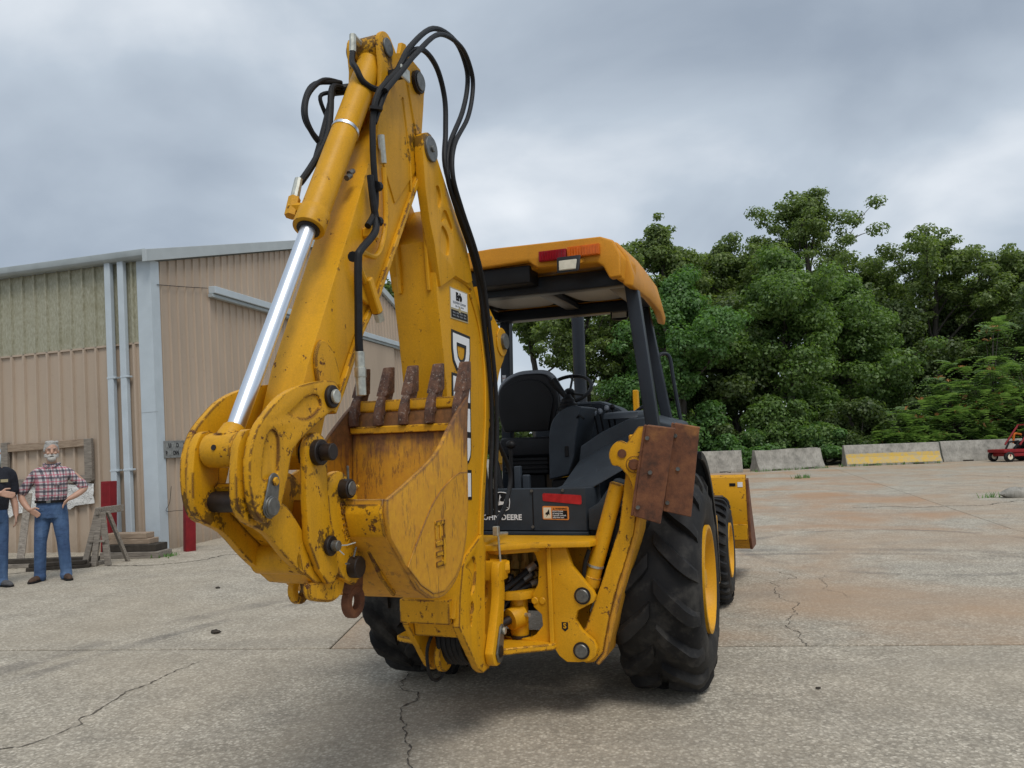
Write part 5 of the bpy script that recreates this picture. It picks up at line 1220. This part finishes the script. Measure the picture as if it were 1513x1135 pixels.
# feathery trees with orange blossom
def mimosa(label, px_, d, h, w, seed):
    rng = np.random.default_rng(seed); rd = random.Random(seed)
    root = empty('mimosa_tree', (at(px_, d), d, -.03), 0, label, 'tree', 'blossoming trees at the edge of the lot'); W = MB(); V = []; B = []
    for k in range(80):
        a = rd.uniform(0, 2 * math.pi); f = rd.random() ** .5; z = h * (1 - .7 * f * f) * rd.uniform(.30, 1)
        p = Vector((w * f * math.cos(a), w * .8 * f * math.sin(a), z)); W.tube([(0, 0, h * .15), (p.x * .5, p.y * .5, p.z * .75), p], [.03, .018, .008], 4, False)
        for q in range(13):                               # pinnate fronds: rows of leaflets along an arching rib
            az = a + rd.uniform(-2.4, 2.4); L = rd.uniform(.55, 1.15); el_ = rd.uniform(-.1, .75); dr_ = rd.uniform(.3, .9)
            dirv = np.array([math.cos(az), math.sin(az), el_]); sd = np.array([-math.sin(az), math.cos(az), 0])
            for m_ in range(9):
                u_ = m_ / 8; c_ = np.array(p) + dirv * L * u_ + np.array([0, 0, -dr_ * L * u_ * u_]); ln = .16 * math.sin(math.pi * (.15 + .8 * u_)) + .03
                for sgn in (1, -1):
                    tip = c_ + sd * sgn * ln + dirv * .03 - np.array([0, 0, .03]); wv = dirv * .028
                    V += [c_ - wv, c_ + wv, tip + wv * .6, tip - wv * .6]
        if rd.random() < .42:
            for q in range(6):
                c_ = np.array(p) + rng.normal(size=3) * np.array([.16, .16, .04]) + np.array([0, 0, .14]); e1 = rng.normal(size=3) * .055; e2 = rng.normal(size=3) * .055
                B += [c_ - e1, c_ - e2, c_ + e1, c_ + e2]
    W.tube([(0, 0, 0), (0, 0, h * .3)], [.12, .08], 7)
    W.build('trunk', 'bark', root, angle=60); link('crown', quads_mesh('crown', np.array(V), 'leaf_fern'), root); link('blossom', quads_mesh('blossom', np.array(B), 'blossom'), root)
mimosa('feathery mimosa with orange blossom behind the last barrier', 1465, 34, 6.2, 3.0, 31)
mimosa('low feathery mimosa with few blossoms between two barriers', 1400, 33.5, 3.6, 2.2, 32)
mimosa('feathery mimosa sprawling above the red mower', 1520, 33, 4.6, 2.4, 33)
mimosa('small feathery mimosa seedling behind the striped barrier', 1335, 33, 2.2, 1.2, 34)
SH = [(1035, 33.6, 2.0, 2.6, 'leaf_dark', 'dark bush behind the barrier closest to the loader'), (1090, 33.2, 1.8, 1.7, 'leaf_vine', 'bright low bush behind the gap of the first two barriers'), (1150, 33.4, 2.2, 2.8, 'leaf_maple', 'green bush behind the weathered barrier with a chipped top'),
      (1205, 33.0, 1.9, 1.7, 'leaf_vine', 'bright green bush between chipped and striped barriers'), (1262, 33.8, 2.2, 3.0, 'leaf_dark', 'dark bush at the near end of the striped barrier'), (1310, 33.6, 2.0, 2.2, 'leaf_dark', 'dark bush behind the middle of the striped barrier'),
      (1375, 34.5, 2.2, 3.0, 'leaf_dark', 'dark bush at the far end of the striped barrier'), (985, 33.5, 2.0, 2.6, 'leaf_vine', 'bright bush behind the fender and street pads'), (920, 34, 2.2, 2.8, 'leaf_dark', 'dark bush seen under the cab roof'), (760, 34, 2.6, 1.4, 'leaf_vine', 'low bush behind the seat pedestal'),
      (840, 35, 2.6, 2.2, 'leaf_dark', 'dark bush behind the steering wheel'), (1445, 35, 2.4, 3.2, 'leaf_dark', 'dark bush under the blossoming mimosa'), (1520, 34.5, 2.4, 3.0, 'leaf_dark', 'dark bush behind the red mower'), (680, 35, 2.6, 1.6, 'leaf_dark', 'dark bush behind the boom')]
for i, (px_, d, w_, h_, lf, lb_) in enumerate(SH): shrub('bush', lb_, at(px_, d), d, w_, h_, 60 + i, lf, 34, .15, 1.1, per=380)
# far wood that closes the gaps
rng = np.random.default_rng(5); cen = []; rad = []
for k in range(420):
    x = rng.uniform(-30, 75); d = rng.uniform(56, 66); hh = 4.5 + 1.5 * math.sin(x * .35) + (1.5 if x > 10 else 0)
    cen.append((x, d, rng.uniform(.3, hh))); rad.append(rng.uniform(1.0, 1.9))
tag(link('far_wood', quads_mesh('far_wood', leaf_cloud(rng, cen, rad, [110] * 420, .5, .75), 'leaf_dark')), 'dark far wood closing the view behind the trees', 'wood', kind='stuff')

# ================================================================== concrete barriers
t = NT('barrier_concrete'); n = t.noise(3, 6, .65); n2 = t.noise(6, 5, .65, t.mapping((6, 6, .5)))
c = t.ramp(n, [(.3, (.20, .19, .165)), (.55, (.34, .32, .28)), (.75, (.45, .43, .38))])
c = t.mix(t.math('MULTIPLY', t.step(n2, .5, .7), .6), c, (.10, .095, .08))
MAT['barrier'] = t.fin(c, .9)
t2 = NT('faded_yellow_band'); n = t2.noise(7, 6, .7)
MAT['band'] = t2.fin(t2.mix(t2.step(n, .42, .62), (.60, .40, .08), (.44, .37, .24)), .85)
def barrier(x0, y0, x1, y1, label, band=False, h=.81, chip=0):
    a = Vector((x0, y0, 0)); b = Vector((x1, y1, 0)); L = (b - a).length
    o = empty('concrete_barrier', a, math.atan2(b.y - a.y, b.x - a.x), label, 'barrier', 'concrete barriers along the far edge')
    sec_ = [(-.30, 0), (-.30, .08), (-.18, .33), (-.08, h - .01), (-.07, h), (.07, h), (.08, h - .01), (.18, .33), (.30, .08), (.30, 0)]
    m = MB(); nseg = 8
    rd = random.Random(int(x0 * 10)); V = []
    for i in range(nseg + 1):
        for yy, z in sec_: V.append((L * i / nseg, yy + rd.uniform(-.006, .006), z - (chip * rd.random() if z > h - .05 else 0)))
    n0 = len(sec_)
    F = [(i * n0 + k, i * n0 + (k + 1) % n0, (i + 1) * n0 + (k + 1) % n0, (i + 1) * n0 + k) for i in range(nseg) for k in range(n0)] + [tuple(range(n0)), tuple(nseg * n0 + k for k in range(n0))]
    m.add(V, F).build('body', 'barrier', o, .012, 1)
    if band: MB()._prism([Vector((.03, -.308, .08)), Vector((L - .03, -.308, .08)), Vector((L - .03, -.188, .335)), Vector((.03, -.188, .335))], [Vector((.03, -.296, .08)), Vector((L - .03, -.296, .08)), Vector((L - .03, -.176, .335)), Vector((.03, -.176, .335))]).build('painted_band', 'band', o)
    if band: MB()._prism([Vector((.03, -.187, .337)), Vector((L - .03, -.187, .337)), Vector((L - .03, -.157, .47)), Vector((.03, -.157, .47))], [Vector((.03, -.175, .337)), Vector((L - .03, -.175, .337)), Vector((L - .03, -.145, .47)), Vector((.03, -.145, .47))]).build('painted_band', 'band', o)
    for k in (.25, .75): MB().box(L * k - .2, L * k + .2, -.304, -.27, 0, .055).build('lift_slot', 'darkwood', o)
barrier(-4.2, 30.2, -.9, 30.1, 'plain grey barrier hidden behind the boom and its hoses')
barrier(-.5, 30.1, 3.0, 30.0, 'plain grey barrier seen under the seat')
barrier(3.3, 30.0, 5.6, 29.9, 'plain grey barrier behind the rear fender')
barrier(5.9, 29.6, 8.45, 29.2, 'short grey barrier beside the loader bucket and fender')
barrier(8.95, 29.3, 11.75, 30.2, 'weathered grey barrier with chipped top edge', chip=.10)
barrier(12.85, 30.6, 16.45, 30.4, 'grey barrier with a faded yellow painted band', True)
barrier(16.95, 31.2, 20.6, 30.9, 'pale grey barrier behind the red mower')

# ================================================================== red mower at the end of the lot
MAT['mred'] = plain('mower_red', (.24, .016, .02), .45, 0, .2, 8)
MAT['morange'] = plain('mower_orange', (.62, .16, .02), .45, 0, .2, 8)
mw = empty('riding_mower', (19.1, 29.5, 0), R_(6), 'red riding mower with orange seat frame in front of the last barrier', 'mower')
MB().box(-1.05, .9, -.45, .45, .34, .46).build('deck', 'mred', mw, .03, 2)
MB().box(-.9, -.1, -.42, .42, .20, .33).build('cutter', 'mred', mw, .03, 2)
for x, y in ((-.85, -.42), (-.85, .42)):
    Wm = MB().lathe([(-.06, .07), (-.07, .15), (-.04, .19), (.04, .19), (.07, .15), (.06, .07)], (x, y, .19), 'y', 20).build('caster_wheel', 'tyre', mw)
    MB().cyl((x, y - .065, .19), (x, y + .065, .19), .10, n=16).build('hub', 'decal_cream', Wm)
    MB().bar((x, y, .20), (x + .03, y * .9, .42), .05, .16).build('fork', 'mred', Wm)
for x, y in ((.35, -.48), (.35, .48)):
    Wm = MB().lathe([(-.10, .12), (-.11, .24), (-.08, .30), (.08, .30), (.11, .24), (.10, .12)], (x, y, .30), 'y', 24).build('drive_wheel', 'tyre', mw)
    MB().cyl((x, y - .09, .30), (x, y + .09, .30), .12, n=16).build('hub', 'mred', Wm)
MB().box(-.1, .35, -.25, .25, .62, .72).box(.25, .35, -.25, .25, .72, 1.1).build('seat', 'black', mw, .04, 2)
MB().box(.25, .95, -.3, .3, .46, .80).build('engine', 'black', mw, .05, 2)
for y in (-.38, .38):
    MB().tube([(-.35, y, .62), (.25, y, 1.35)], .035, 8).build('roll_bar_arm', 'mred', mw)
    MB().tube(spline([(.0, y, .66), (.05, y, .98), (.18, y, 1.02), (.6, y, .90)], 4), .04, 8).build('seat_frame', 'morange', mw)
    MB().tube([(-.45, y * .6, .46), (-.30, y * .6, .72), (.1, y * .6, .74)], .035, 8).build('control_bar', 'black', mw)
MB().tube([(.25, -.38, 1.35), (.25, .38, 1.35)], .03, 8).build('roll_bar_top', 'mred', mw)
MB().tube([(.5, -.42, .40), (.95, -.42, .95)], .03, 8).build('tilt_arm', 'mred', mw)

# ================================================================== weeds, stone and litter
rng = np.random.default_rng(77)
def weeds(name, label, pts, h, n, leaf='leaf_vine', group='weeds in the joints'):
    V = []
    for (x, y) in pts:
        for k in range(n):
            b = np.array([x, y, 0]) + rng.normal(size=3) * np.array([.10, .06, 0]); b[2] = 0; az = rng.uniform(0, 6.28); L = h * rng.uniform(.4, 1)
            d_ = np.array([math.cos(az) * .5, math.sin(az) * .5, .9]) * L; s_ = np.array([-math.sin(az), math.cos(az), 0]) * .012
            V += [b - s_, b + s_, b + d_ + s_ * .3, b + d_ - s_ * .3]
    return tag(link(name, quads_mesh(name, np.array(V), leaf)), label, 'weeds', group, 'stuff')
weeds('weed_tuft', 'small weeds beside the broken kerb stone', [(9.6, 15.9), (10.3, 15.9)], .14, 25)
weeds('weed_tuft', 'small weed in the stained slab', [(8.7, 24.2), (8.95, 24.3)], .16, 30)
weeds('weed_tuft', 'weeds along the foot of the striped barrier', [(12.6 + .45 * k, 30.15) for k in range(9)], .14, 18)
weeds('weed_tuft', 'weeds along the foot of the chipped barrier', [(8.9 + .4 * k, 28.9 + .11 * k) for k in range(8)], .13, 18)
weeds('weed_tuft', 'weeds and moss beside the timber stack', [(-5.25, 11.78), (-5.35, 11.7)], .07, 25)
def stone(label, x, y, s, seed):
    rd = random.Random(seed); m = MB().ell((0, 0, s[2] * .55), s, 9, 6); m.v = [tuple(c * rd.uniform(.82, 1.12) for c in v) for v in m.v]
    o = m.build('stone', 'barrier', None, .01, 1); o.location = (x, y, 0); return tag(o, label, 'stone', 'stones and litter on the lot')
stone('broken kerb stone beside the weeds', 10.05, 15.75, (.35, .18, .13), 1)
def litter(label, x, y, s, seed):
    rd = random.Random(seed); m = MB().ell((0, 0, s * .3), (s, s * .7, s * .35), 7, 5); m.v = [tuple(c * rd.uniform(.7, 1.2) for c in v) for v in m.v]
    o = m.build('debris', 'darkwood'); o.location = (x, y, .001); return tag(o, label, 'debris', 'stones and litter on the lot')
litter('dark clod on the slab left of the bucket', -1.95, 8.1, .035, 2)
litter('dark leaf scrap near the slab joint', -3.4, 8.9, .03, 3)
litter('small dark crumb by the rear tyre', 1.75, 4.75, .018, 4)
litter('flat dark scrap near the joint crossing', -2.6, 6.75, .05, 5)

# ================================================================== people
def fuse(mb, name, mat, parent, voxel, smooth=6):
    me = bpy.data.meshes.new(name); me.from_pydata(mb.v, [], mb.f)
    bm = bmesh.new(); bm.from_mesh(me); bmesh.ops.recalc_face_normals(bm, faces=bm.faces); bm.to_mesh(me); bm.free()
    o = bpy.data.objects.new(name, me); COL.objects.link(o)
    m = o.modifiers.new('r', 'REMESH'); m.mode = 'VOXEL'; m.voxel_size = voxel
    m = o.modifiers.new('s', 'SMOOTH'); m.factor = .5; m.iterations = smooth
    dg = bpy.context.evaluated_depsgraph_get(); dg.update()
    out = bpy.data.meshes.new_from_object(o.evaluated_get(dg)); bpy.data.objects.remove(o)
    out.name = name; out.materials.clear(); finish(out, mat, 80); return link(name, out, parent)
def limb(mb, pts, rr, n=12):
    P = spline(pts, 4); R = []
    for i in range(len(pts) - 1): R += [rr[i] + (rr[i + 1] - rr[i]) * k / 4 for k in range(4)]
    R.append(rr[-1]); mb.tube(P, R, n); mb.ell(P[0], (R[0],) * 3, 10, 6); mb.ell(P[-1], (R[-1],) * 3, 10, 6); return mb
t = NT('skin'); n = t.noise(14, 4)
MAT['skin'] = t.fin(t.ramp(n, [(.3, (.43, .245, .17)), (.7, (.50, .30, .215))]), .55)
t = NT('denim'); n = t.noise(5, 5, .6, t.mapping((1.5, 1.5, .6))); n2 = t.noise(90, 3)
c = t.ramp(n, [(.3, (.030, .062, .145)), (.55, (.055, .11, .22)), (.75, (.11, .18, .31))])
t.bump(t.noise(13, 4, .6, t.mapping((.9, .9, 1.3))), .6, .03)
MAT['denim'] = t.fin(c, .85)
t = NT('plaid_cotton'); sp_ = t.n('ShaderNodeSeparateXYZ'); t.t.links.new(t.tc.outputs['Object'], sp_.inputs[0])
def stripes(v, period, w, ph): return t.math('LESS_THAN', t.math('FRACT', t.math('ADD', t.math('DIVIDE', v, period), ph)), w)
c = (.52, .47, .48)
xx = t.math('ADD', sp_.outputs[0], t.math('MULTIPLY', sp_.outputs[1], .8))
for v in (xx, sp_.outputs[2]):
    c = t.mix(t.math('MULTIPLY', stripes(v, .085, .30, .02), .72), c, (.028, .028, .045))
    c = t.mix(t.math('MULTIPLY', stripes(v, .085, .18, .52), .60), c, (.42, .055, .10))
    c = t.mix(t.math('MULTIPLY', stripes(v, .085, .07, .80), .50), c, (.06, .06, .09))
t.bump(t.noise(11, 4, .6), .9, .03)
MAT['plaid'] = t.fin(c, .85)
t = NT('black_cotton'); t.bump(t.noise(9, 4, .6), .9, .03)
MAT['tee'] = t.fin((.010, .012, .020), .85)
MAT['greyhair'] = plain('grey_hair', (.36, .35, .33), .8, 0, .35, 60, .6, 160)
MAT['whitebeard'] = plain('white_beard', (.44, .42, .39), .85, 0, .3, 60, .6, 160)
MAT['brownhair'] = plain('brown_hair', (.10, .055, .03), .8, 0, .35, 60, .6, 160)
MAT['leather'] = plain('brown_shoe', (.075, .045, .030), .7, 0, .35, 25, .3, 80)
MAT['greyshoe'] = plain('grey_shoe', (.09, .09, .095), .75, 0, .35, 25, .3, 80)
MAT['eye'] = plain('dark_eye', (.03, .022, .018), .3, 0, .1, 9)

def hand(mb, wrist, d, side, curl=.5, sc=1.0, palm_n=(0, -1, 0)):
    """palm with four fingers and a thumb; d points along the hand, side towards the thumb"""
    w_ = Vector(wrist); d = Vector(d).normalized(); sd = Vector(side); sd = (sd - d * sd.dot(d)).normalized(); nn = d.cross(sd)
    if nn.dot(Vector(palm_n)) < 0: nn = -nn
    for k, o_ in enumerate((-.030, -.010, .010, .030)):
        L = (.062, .074, .078, .070)[k] * sc; b = w_ + d * .085 * sc + sd * o_ * sc
        limb(mb, [w_ + d * .01 + sd * o_ * .6 * sc, b], [.014 * sc, .013 * sc], 8)
        m1 = b + (d * (1 - .35 * curl) + nn * .5 * curl) * L * .55; m2 = m1 + (d * (1 - .9 * curl) + nn * .9 * curl) * L * .5
        limb(mb, [b, m1, m2], [.0105 * sc, .0098 * sc, .0082 * sc], 8)
    tb = w_ + d * .025 * sc + sd * .03 * sc
    limb(mb, [tb, tb + (d * .5 + sd * .75) * .04 * sc, tb + (d * .85 + sd * .55) * .075 * sc], [.015 * sc, .012 * sc, .010 * sc], 8)
def head(mb, c, turn):
    m = Matrix.Rotation(turn, 4, 'Z'); T = MB()
    T.ell((0, .008, .02), (.074, .092, .10), 18, 12); T.ell((0, -.012, -.055), (.058, .070, .070), 16, 10); T.ell((0, -.035, -.10), (.034, .036, .026), 12, 8)
    T.tube([(0, -.080, .015), (0, -.104, -.026), (0, -.092, -.040)], [.010, .017, .012], 8)
    for s in (1, -1):
        T.ell((s * .076, .012, -.012), (.012, .022, .034), 8, 6); T.ell((s * .028, -.072, .028), (.024, .014, .009), 8, 6)
        T.ell((s * .040, -.062, -.028), (.022, .020, .018), 8, 6)
    T.ell((0, -.083, -.066), (.024, .012, .007), 8, 6); T.ell((0, -.080, -.080), (.022, .012, .008), 8, 6)
    T.v = [tuple(m @ Vector(v) + Vector(c)) for v in T.v]; mb.add(T.v, T.f)
    return lambda p: m @ Vector(p) + Vector(c)
def legs_shoes(root, J, shoe):
    b = MB(); hip = J['hip']
    b.rings([((hip[0], hip[1], hip[2] + .10), .165, .118), ((hip[0], hip[1], hip[2]), .178, .132), ((hip[0], hip[1] + .01, hip[2] - .08), .185, .138), ((hip[0], hip[1], hip[2] - .13), .165, .125)])
    for k in ('L', 'R'):
        h_, kn, an = J['hip' + k], J['kn' + k], J['an' + k]
        limb(b, [h_, Vector(h_).lerp(Vector(kn), .5), kn, Vector(kn).lerp(Vector(an), .45), an, Vector(an) + Vector((0, -.005, -.05))], [.098, .088, .072, .070, .066, .074], 14)
    j = fuse(b, 'jeans', 'denim', root, .011, 6)
    for k in ('L', 'R'):
        an = Vector(J['an' + k]); dr = Vector(J.get('ft' + k, (0, -1, 0))).normalized(); s_ = MB()
        limb(s_, [an - dr * .05 + Vector((0, 0, -.06)), an + dr * .05 + Vector((0, 0, -.065)), an + dr * .14 + Vector((0, 0, -.075)), an + dr * .185 + Vector((0, 0, -.078))], [.042, .044, .043, .032], 12)
        s_.v = [(x, y, max(z, .018)) for x, y, z in s_.v]
        sh_ = fuse(s_, 'shoe', shoe, root, .009, 3)
        q = an + dr * .07; p2 = Vector((-dr.y, dr.x, 0))
        MB().pz([tuple((q + dr * a * 1.0 + p2 * w_)[:2]) for a, w_ in ((-.165, .0), (-.15, .03), (-.06, .042), (.05, .048), (.12, .040), (.15, .0), (.12, -.040), (.05, -.048), (-.06, -.042), (-.15, -.03))], 0, .024).build('sole', 'black', sh_, .004, 1)
    return j

# man in the plaid shirt (local frame: faces -y)
P1 = empty('person', (-5.89, 9.93, 0), R_(18), 'bearded man in plaid shirt and blue jeans standing with hands on hips', 'person', 'men watching by the building')
bd = MB()
limb(bd, [(0, 0, 1.05), (0, .01, 1.25), (0, .015, 1.37)], [.09, .10, .07]); limb(bd, [(0, .012, 1.40), (0, -.002, 1.54)], [.058, .055])
for s in (1, -1): limb(bd, [(s * .09, .0, .95), (s * .10, 0, .7), (s * .11, .0, .45)], [.06, .045, .035])
limb(bd, [(.0, .015, 1.35), (.17, .01, 1.36), (.29, .03, 1.26), (.365, .06, 1.145), (.29, -.02, 1.06), (.215, -.075, 1.015)], [.05, .045, .044, .042, .038, .028])
hand(bd, (.215, -.075, 1.015), (-.45, -.25, -.55), (.3, -.3, .4), .45, .95)
limb(bd, [(.0, .015, 1.35), (-.17, .01, 1.36), (-.275, .02, 1.24), (-.345, .03, 1.09), (-.285, -.06, .98), (-.215, -.125, .905)], [.05, .045, .044, .042, .038, .028])
hand(bd, (-.215, -.125, .905), (.75, .05, -.55), (.2, -.2, .8), .35, .95)
hp = head(bd, (.0, -.012, 1.625), R_(16))
body = fuse(bd, 'body', 'skin', P1, .0065, 3)
sh_ = MB()
sh_.rings([((0, 0, .985), .170, .125), ((0, -.005, 1.08), .182, .140), ((0, -.005, 1.20), .184, .138), ((0, .005, 1.31), .186, .126), ((0, .01, 1.385), .160, .098), ((0, .012, 1.43), .110, .082), ((0, .010, 1.462), .070, .070)])
for s in (1, -1):
    if s > 0: limb(sh_, [(.13, .01, 1.365), (.195, .015, 1.33), (.29, .04, 1.235), (.345, .055, 1.165)], [.062, .064, .060, .064])
    else: limb(sh_, [(-.13, .01, 1.365), (-.19, .012, 1.325), (-.265, .02, 1.22), (-.325, .028, 1.13)], [.062, .064, .060, .066])
fuse(sh_, 'shirt', 'plaid', P1, .010, 4)
MB().tube([(.0, -.080, 1.445), (.0, -.148, 1.30), (.0, -.150, 1.02)], .006, 6).build('shirt_placket', 'plaid', P1)
for s in (1, -1): MB().tube(spline([(s * .085, .03, 1.462), (s * .075, -.05, 1.455), (s * .03, -.095, 1.425)], 4), .016, 8).build('collar', 'plaid', P1)
MB().px([(-.152, 1.19), (-.152, 1.285), (-.140, 1.285), (-.140, 1.19)], .055, .145).build('shirt_pocket', 'plaid', P1, .004, 1)
J = dict(hip=(0, 0, .91), hipL=(-.088, 0, .84), hipR=(.092, 0, .84), knL=(-.115, -.025, .49), knR=(.135, -.02, .49), anL=(-.125, .005, .105), anR=(.165, .01, .105), ftL=(-.35, -1, 0), ftR=(.45, -1, 0))
legs_shoes(P1, J, 'leather')
MB().lathe([(.975, .178), (.975, .186), (1.008, .186), (1.008, .178)], (0, 0, 0), 'z', 40, True).build('belt', 'black', P1).scale = (1, .76, 1)
MB().box(-.025, .025, -.152, -.142, .975, 1.01).build('belt_buckle', 'pin', P1, .003, 1)
bb = MB()
for a in range(-80, 81, 16):
    x = .064 * math.sin(R_(a)); y = -.078 * math.cos(R_(a)) + .012; lo = -.115 + .05 * abs(a) / 80
    bb.tube([hp((x * 1.05, y, -.035)), hp((x * 1.05, y - .006, -.075)), hp((x * .75, y + .004, lo))], [.014, .019, .014], 8)
bb.tube([hp((-.036, -.080, -.068)), hp((0, -.090, -.055)), hp((.036, -.080, -.068))], [.008, .009, .008], 8)
bb.ell(hp((0, -.062, -.100)), (.050, .040, .040), 14, 10)
bb.ell(hp((0, -.050, -.075)), (.060, .036, .040), 14, 10)
fuse(bb, 'beard', 'whitebeard', P1, .006, 1)
hb = MB(); hb.ell(hp((0, .022, .050)), (.083, .094, .084), 18, 12)
for s in (1, -1): hb.ell(hp((s * .068, .018, .015)), (.018, .050, .046), 10, 8)
for k in range(14):
    rr_ = random.Random(k); a = rr_.uniform(-1.3, 1.3); hb.ell(hp((.062 * math.sin(a), -.045 * math.cos(a) + .01, .098 + rr_.uniform(-.01, .014))), (.024, .030, .020), 8, 6)
hr = fuse(hb, 'hair', 'greyhair', P1, .007, 1)
def face(P, hp):
    for s in (1, -1):
        MB().ell(hp((s * .030, -.0835, .010)), (.008, .004, .004), 8, 6).build('eye', 'eye', P)
        MB().tube([hp((s * .012, -.091, .030)), hp((s * .034, -.088, .035)), hp((s * .052, -.076, .028))], .003, 6).build('eyebrow', 'greyhair', P)
    MB().tube([hp((-.022, -.0885, -.073)), hp((0, -.0945, -.072)), hp((.022, -.0885, -.073))], .004, 6).build('mouth', 'eye', P)
face(P1, hp)

# man in the black tee at the edge of the picture
P2 = empty('person', (-6.38, 9.52, 0), R_(55), 'man in black tee and blue jeans pointing with one hand', 'person', 'men watching by the building')
bd = MB()
limb(bd, [(0, 0, 1.05), (0, .01, 1.25), (0, .015, 1.39)], [.09, .10, .07]); limb(bd, [(0, .005, 1.42), (0, -.02, 1.56)], [.06, .056])
for s in (1, -1): limb(bd, [(s * .09, .0, .95), (s * .095, 0, .7), (s * .10, .0, .45)], [.06, .045, .035])
limb(bd, [(.0, .015, 1.39), (.18, .01, 1.39), (.235, .03, 1.24), (.255, .05, 1.10), (.265, .0, .96), (.262, -.035, .845)], [.05, .045, .045, .043, .038, .028])
hand(bd, (.262, -.035, .845), (-.05, -.18, -1), (-.4, -.9, .1), .55, 1.0, (-1, 0, 0))
limb(bd, [(.0, .015, 1.39), (-.18, .01, 1.39), (-.225, .02, 1.24), (-.23, -.02, 1.12), (-.13, -.19, 1.12), (-.02, -.285, 1.14)], [.05, .045, .045, .043, .038, .028])
hand(bd, (-.02, -.285, 1.14), (.75, -.45, -.2), (.2, .1, 1), .2, 1.0, (0, 1, 0))
hp2 = head(bd, (.0, -.03, 1.645), R_(8))
fuse(bd, 'body', 'skin', P2, .0065, 3)
sh_ = MB()
sh_.rings([((0, 0, .93), .185, .135), ((0, -.01, 1.05), .190, .155), ((0, -.01, 1.20), .198, .152), ((0, .005, 1.32), .208, .135), ((0, .01, 1.395), .19, .108), ((0, .010, 1.44), .11, .082), ((0, .004, 1.468), .072, .070)])
for s in (1, -1): limb(sh_, [(s * .15, .01, 1.385), (s * .205, .012, 1.345), (s * .232, .025, 1.25), (s * .242, .03, 1.15)], [.070, .076, .076, .078])
fuse(sh_, 'tee_shirt', 'tee', P2, .010, 4)
MB().box(.04, .12, -.158, -.150, 1.265, 1.30).build('shirt_print', 'decal_tan', P2)
J = dict(hip=(0, 0, .91), hipL=(-.088, 0, .84), hipR=(.092, 0, .84), knL=(-.10, -.02, .49), knR=(.11, -.02, .49), anL=(-.11, .005, .105), anR=(.125, .01, .105), ftL=(-.15, -1, 0), ftR=(.15, -1, 0))
legs_shoes(P2, J, 'greyshoe')
hb = MB(); hb.ell(hp2((0, .022, .046)), (.082, .092, .084), 18, 12)
for s in (1, -1): hb.ell(hp2((s * .066, .022, .012)), (.016, .046, .04), 10, 8)
fuse(hb, 'hair', 'brownhair', P2, .007, 1)
face(P2, hp2)
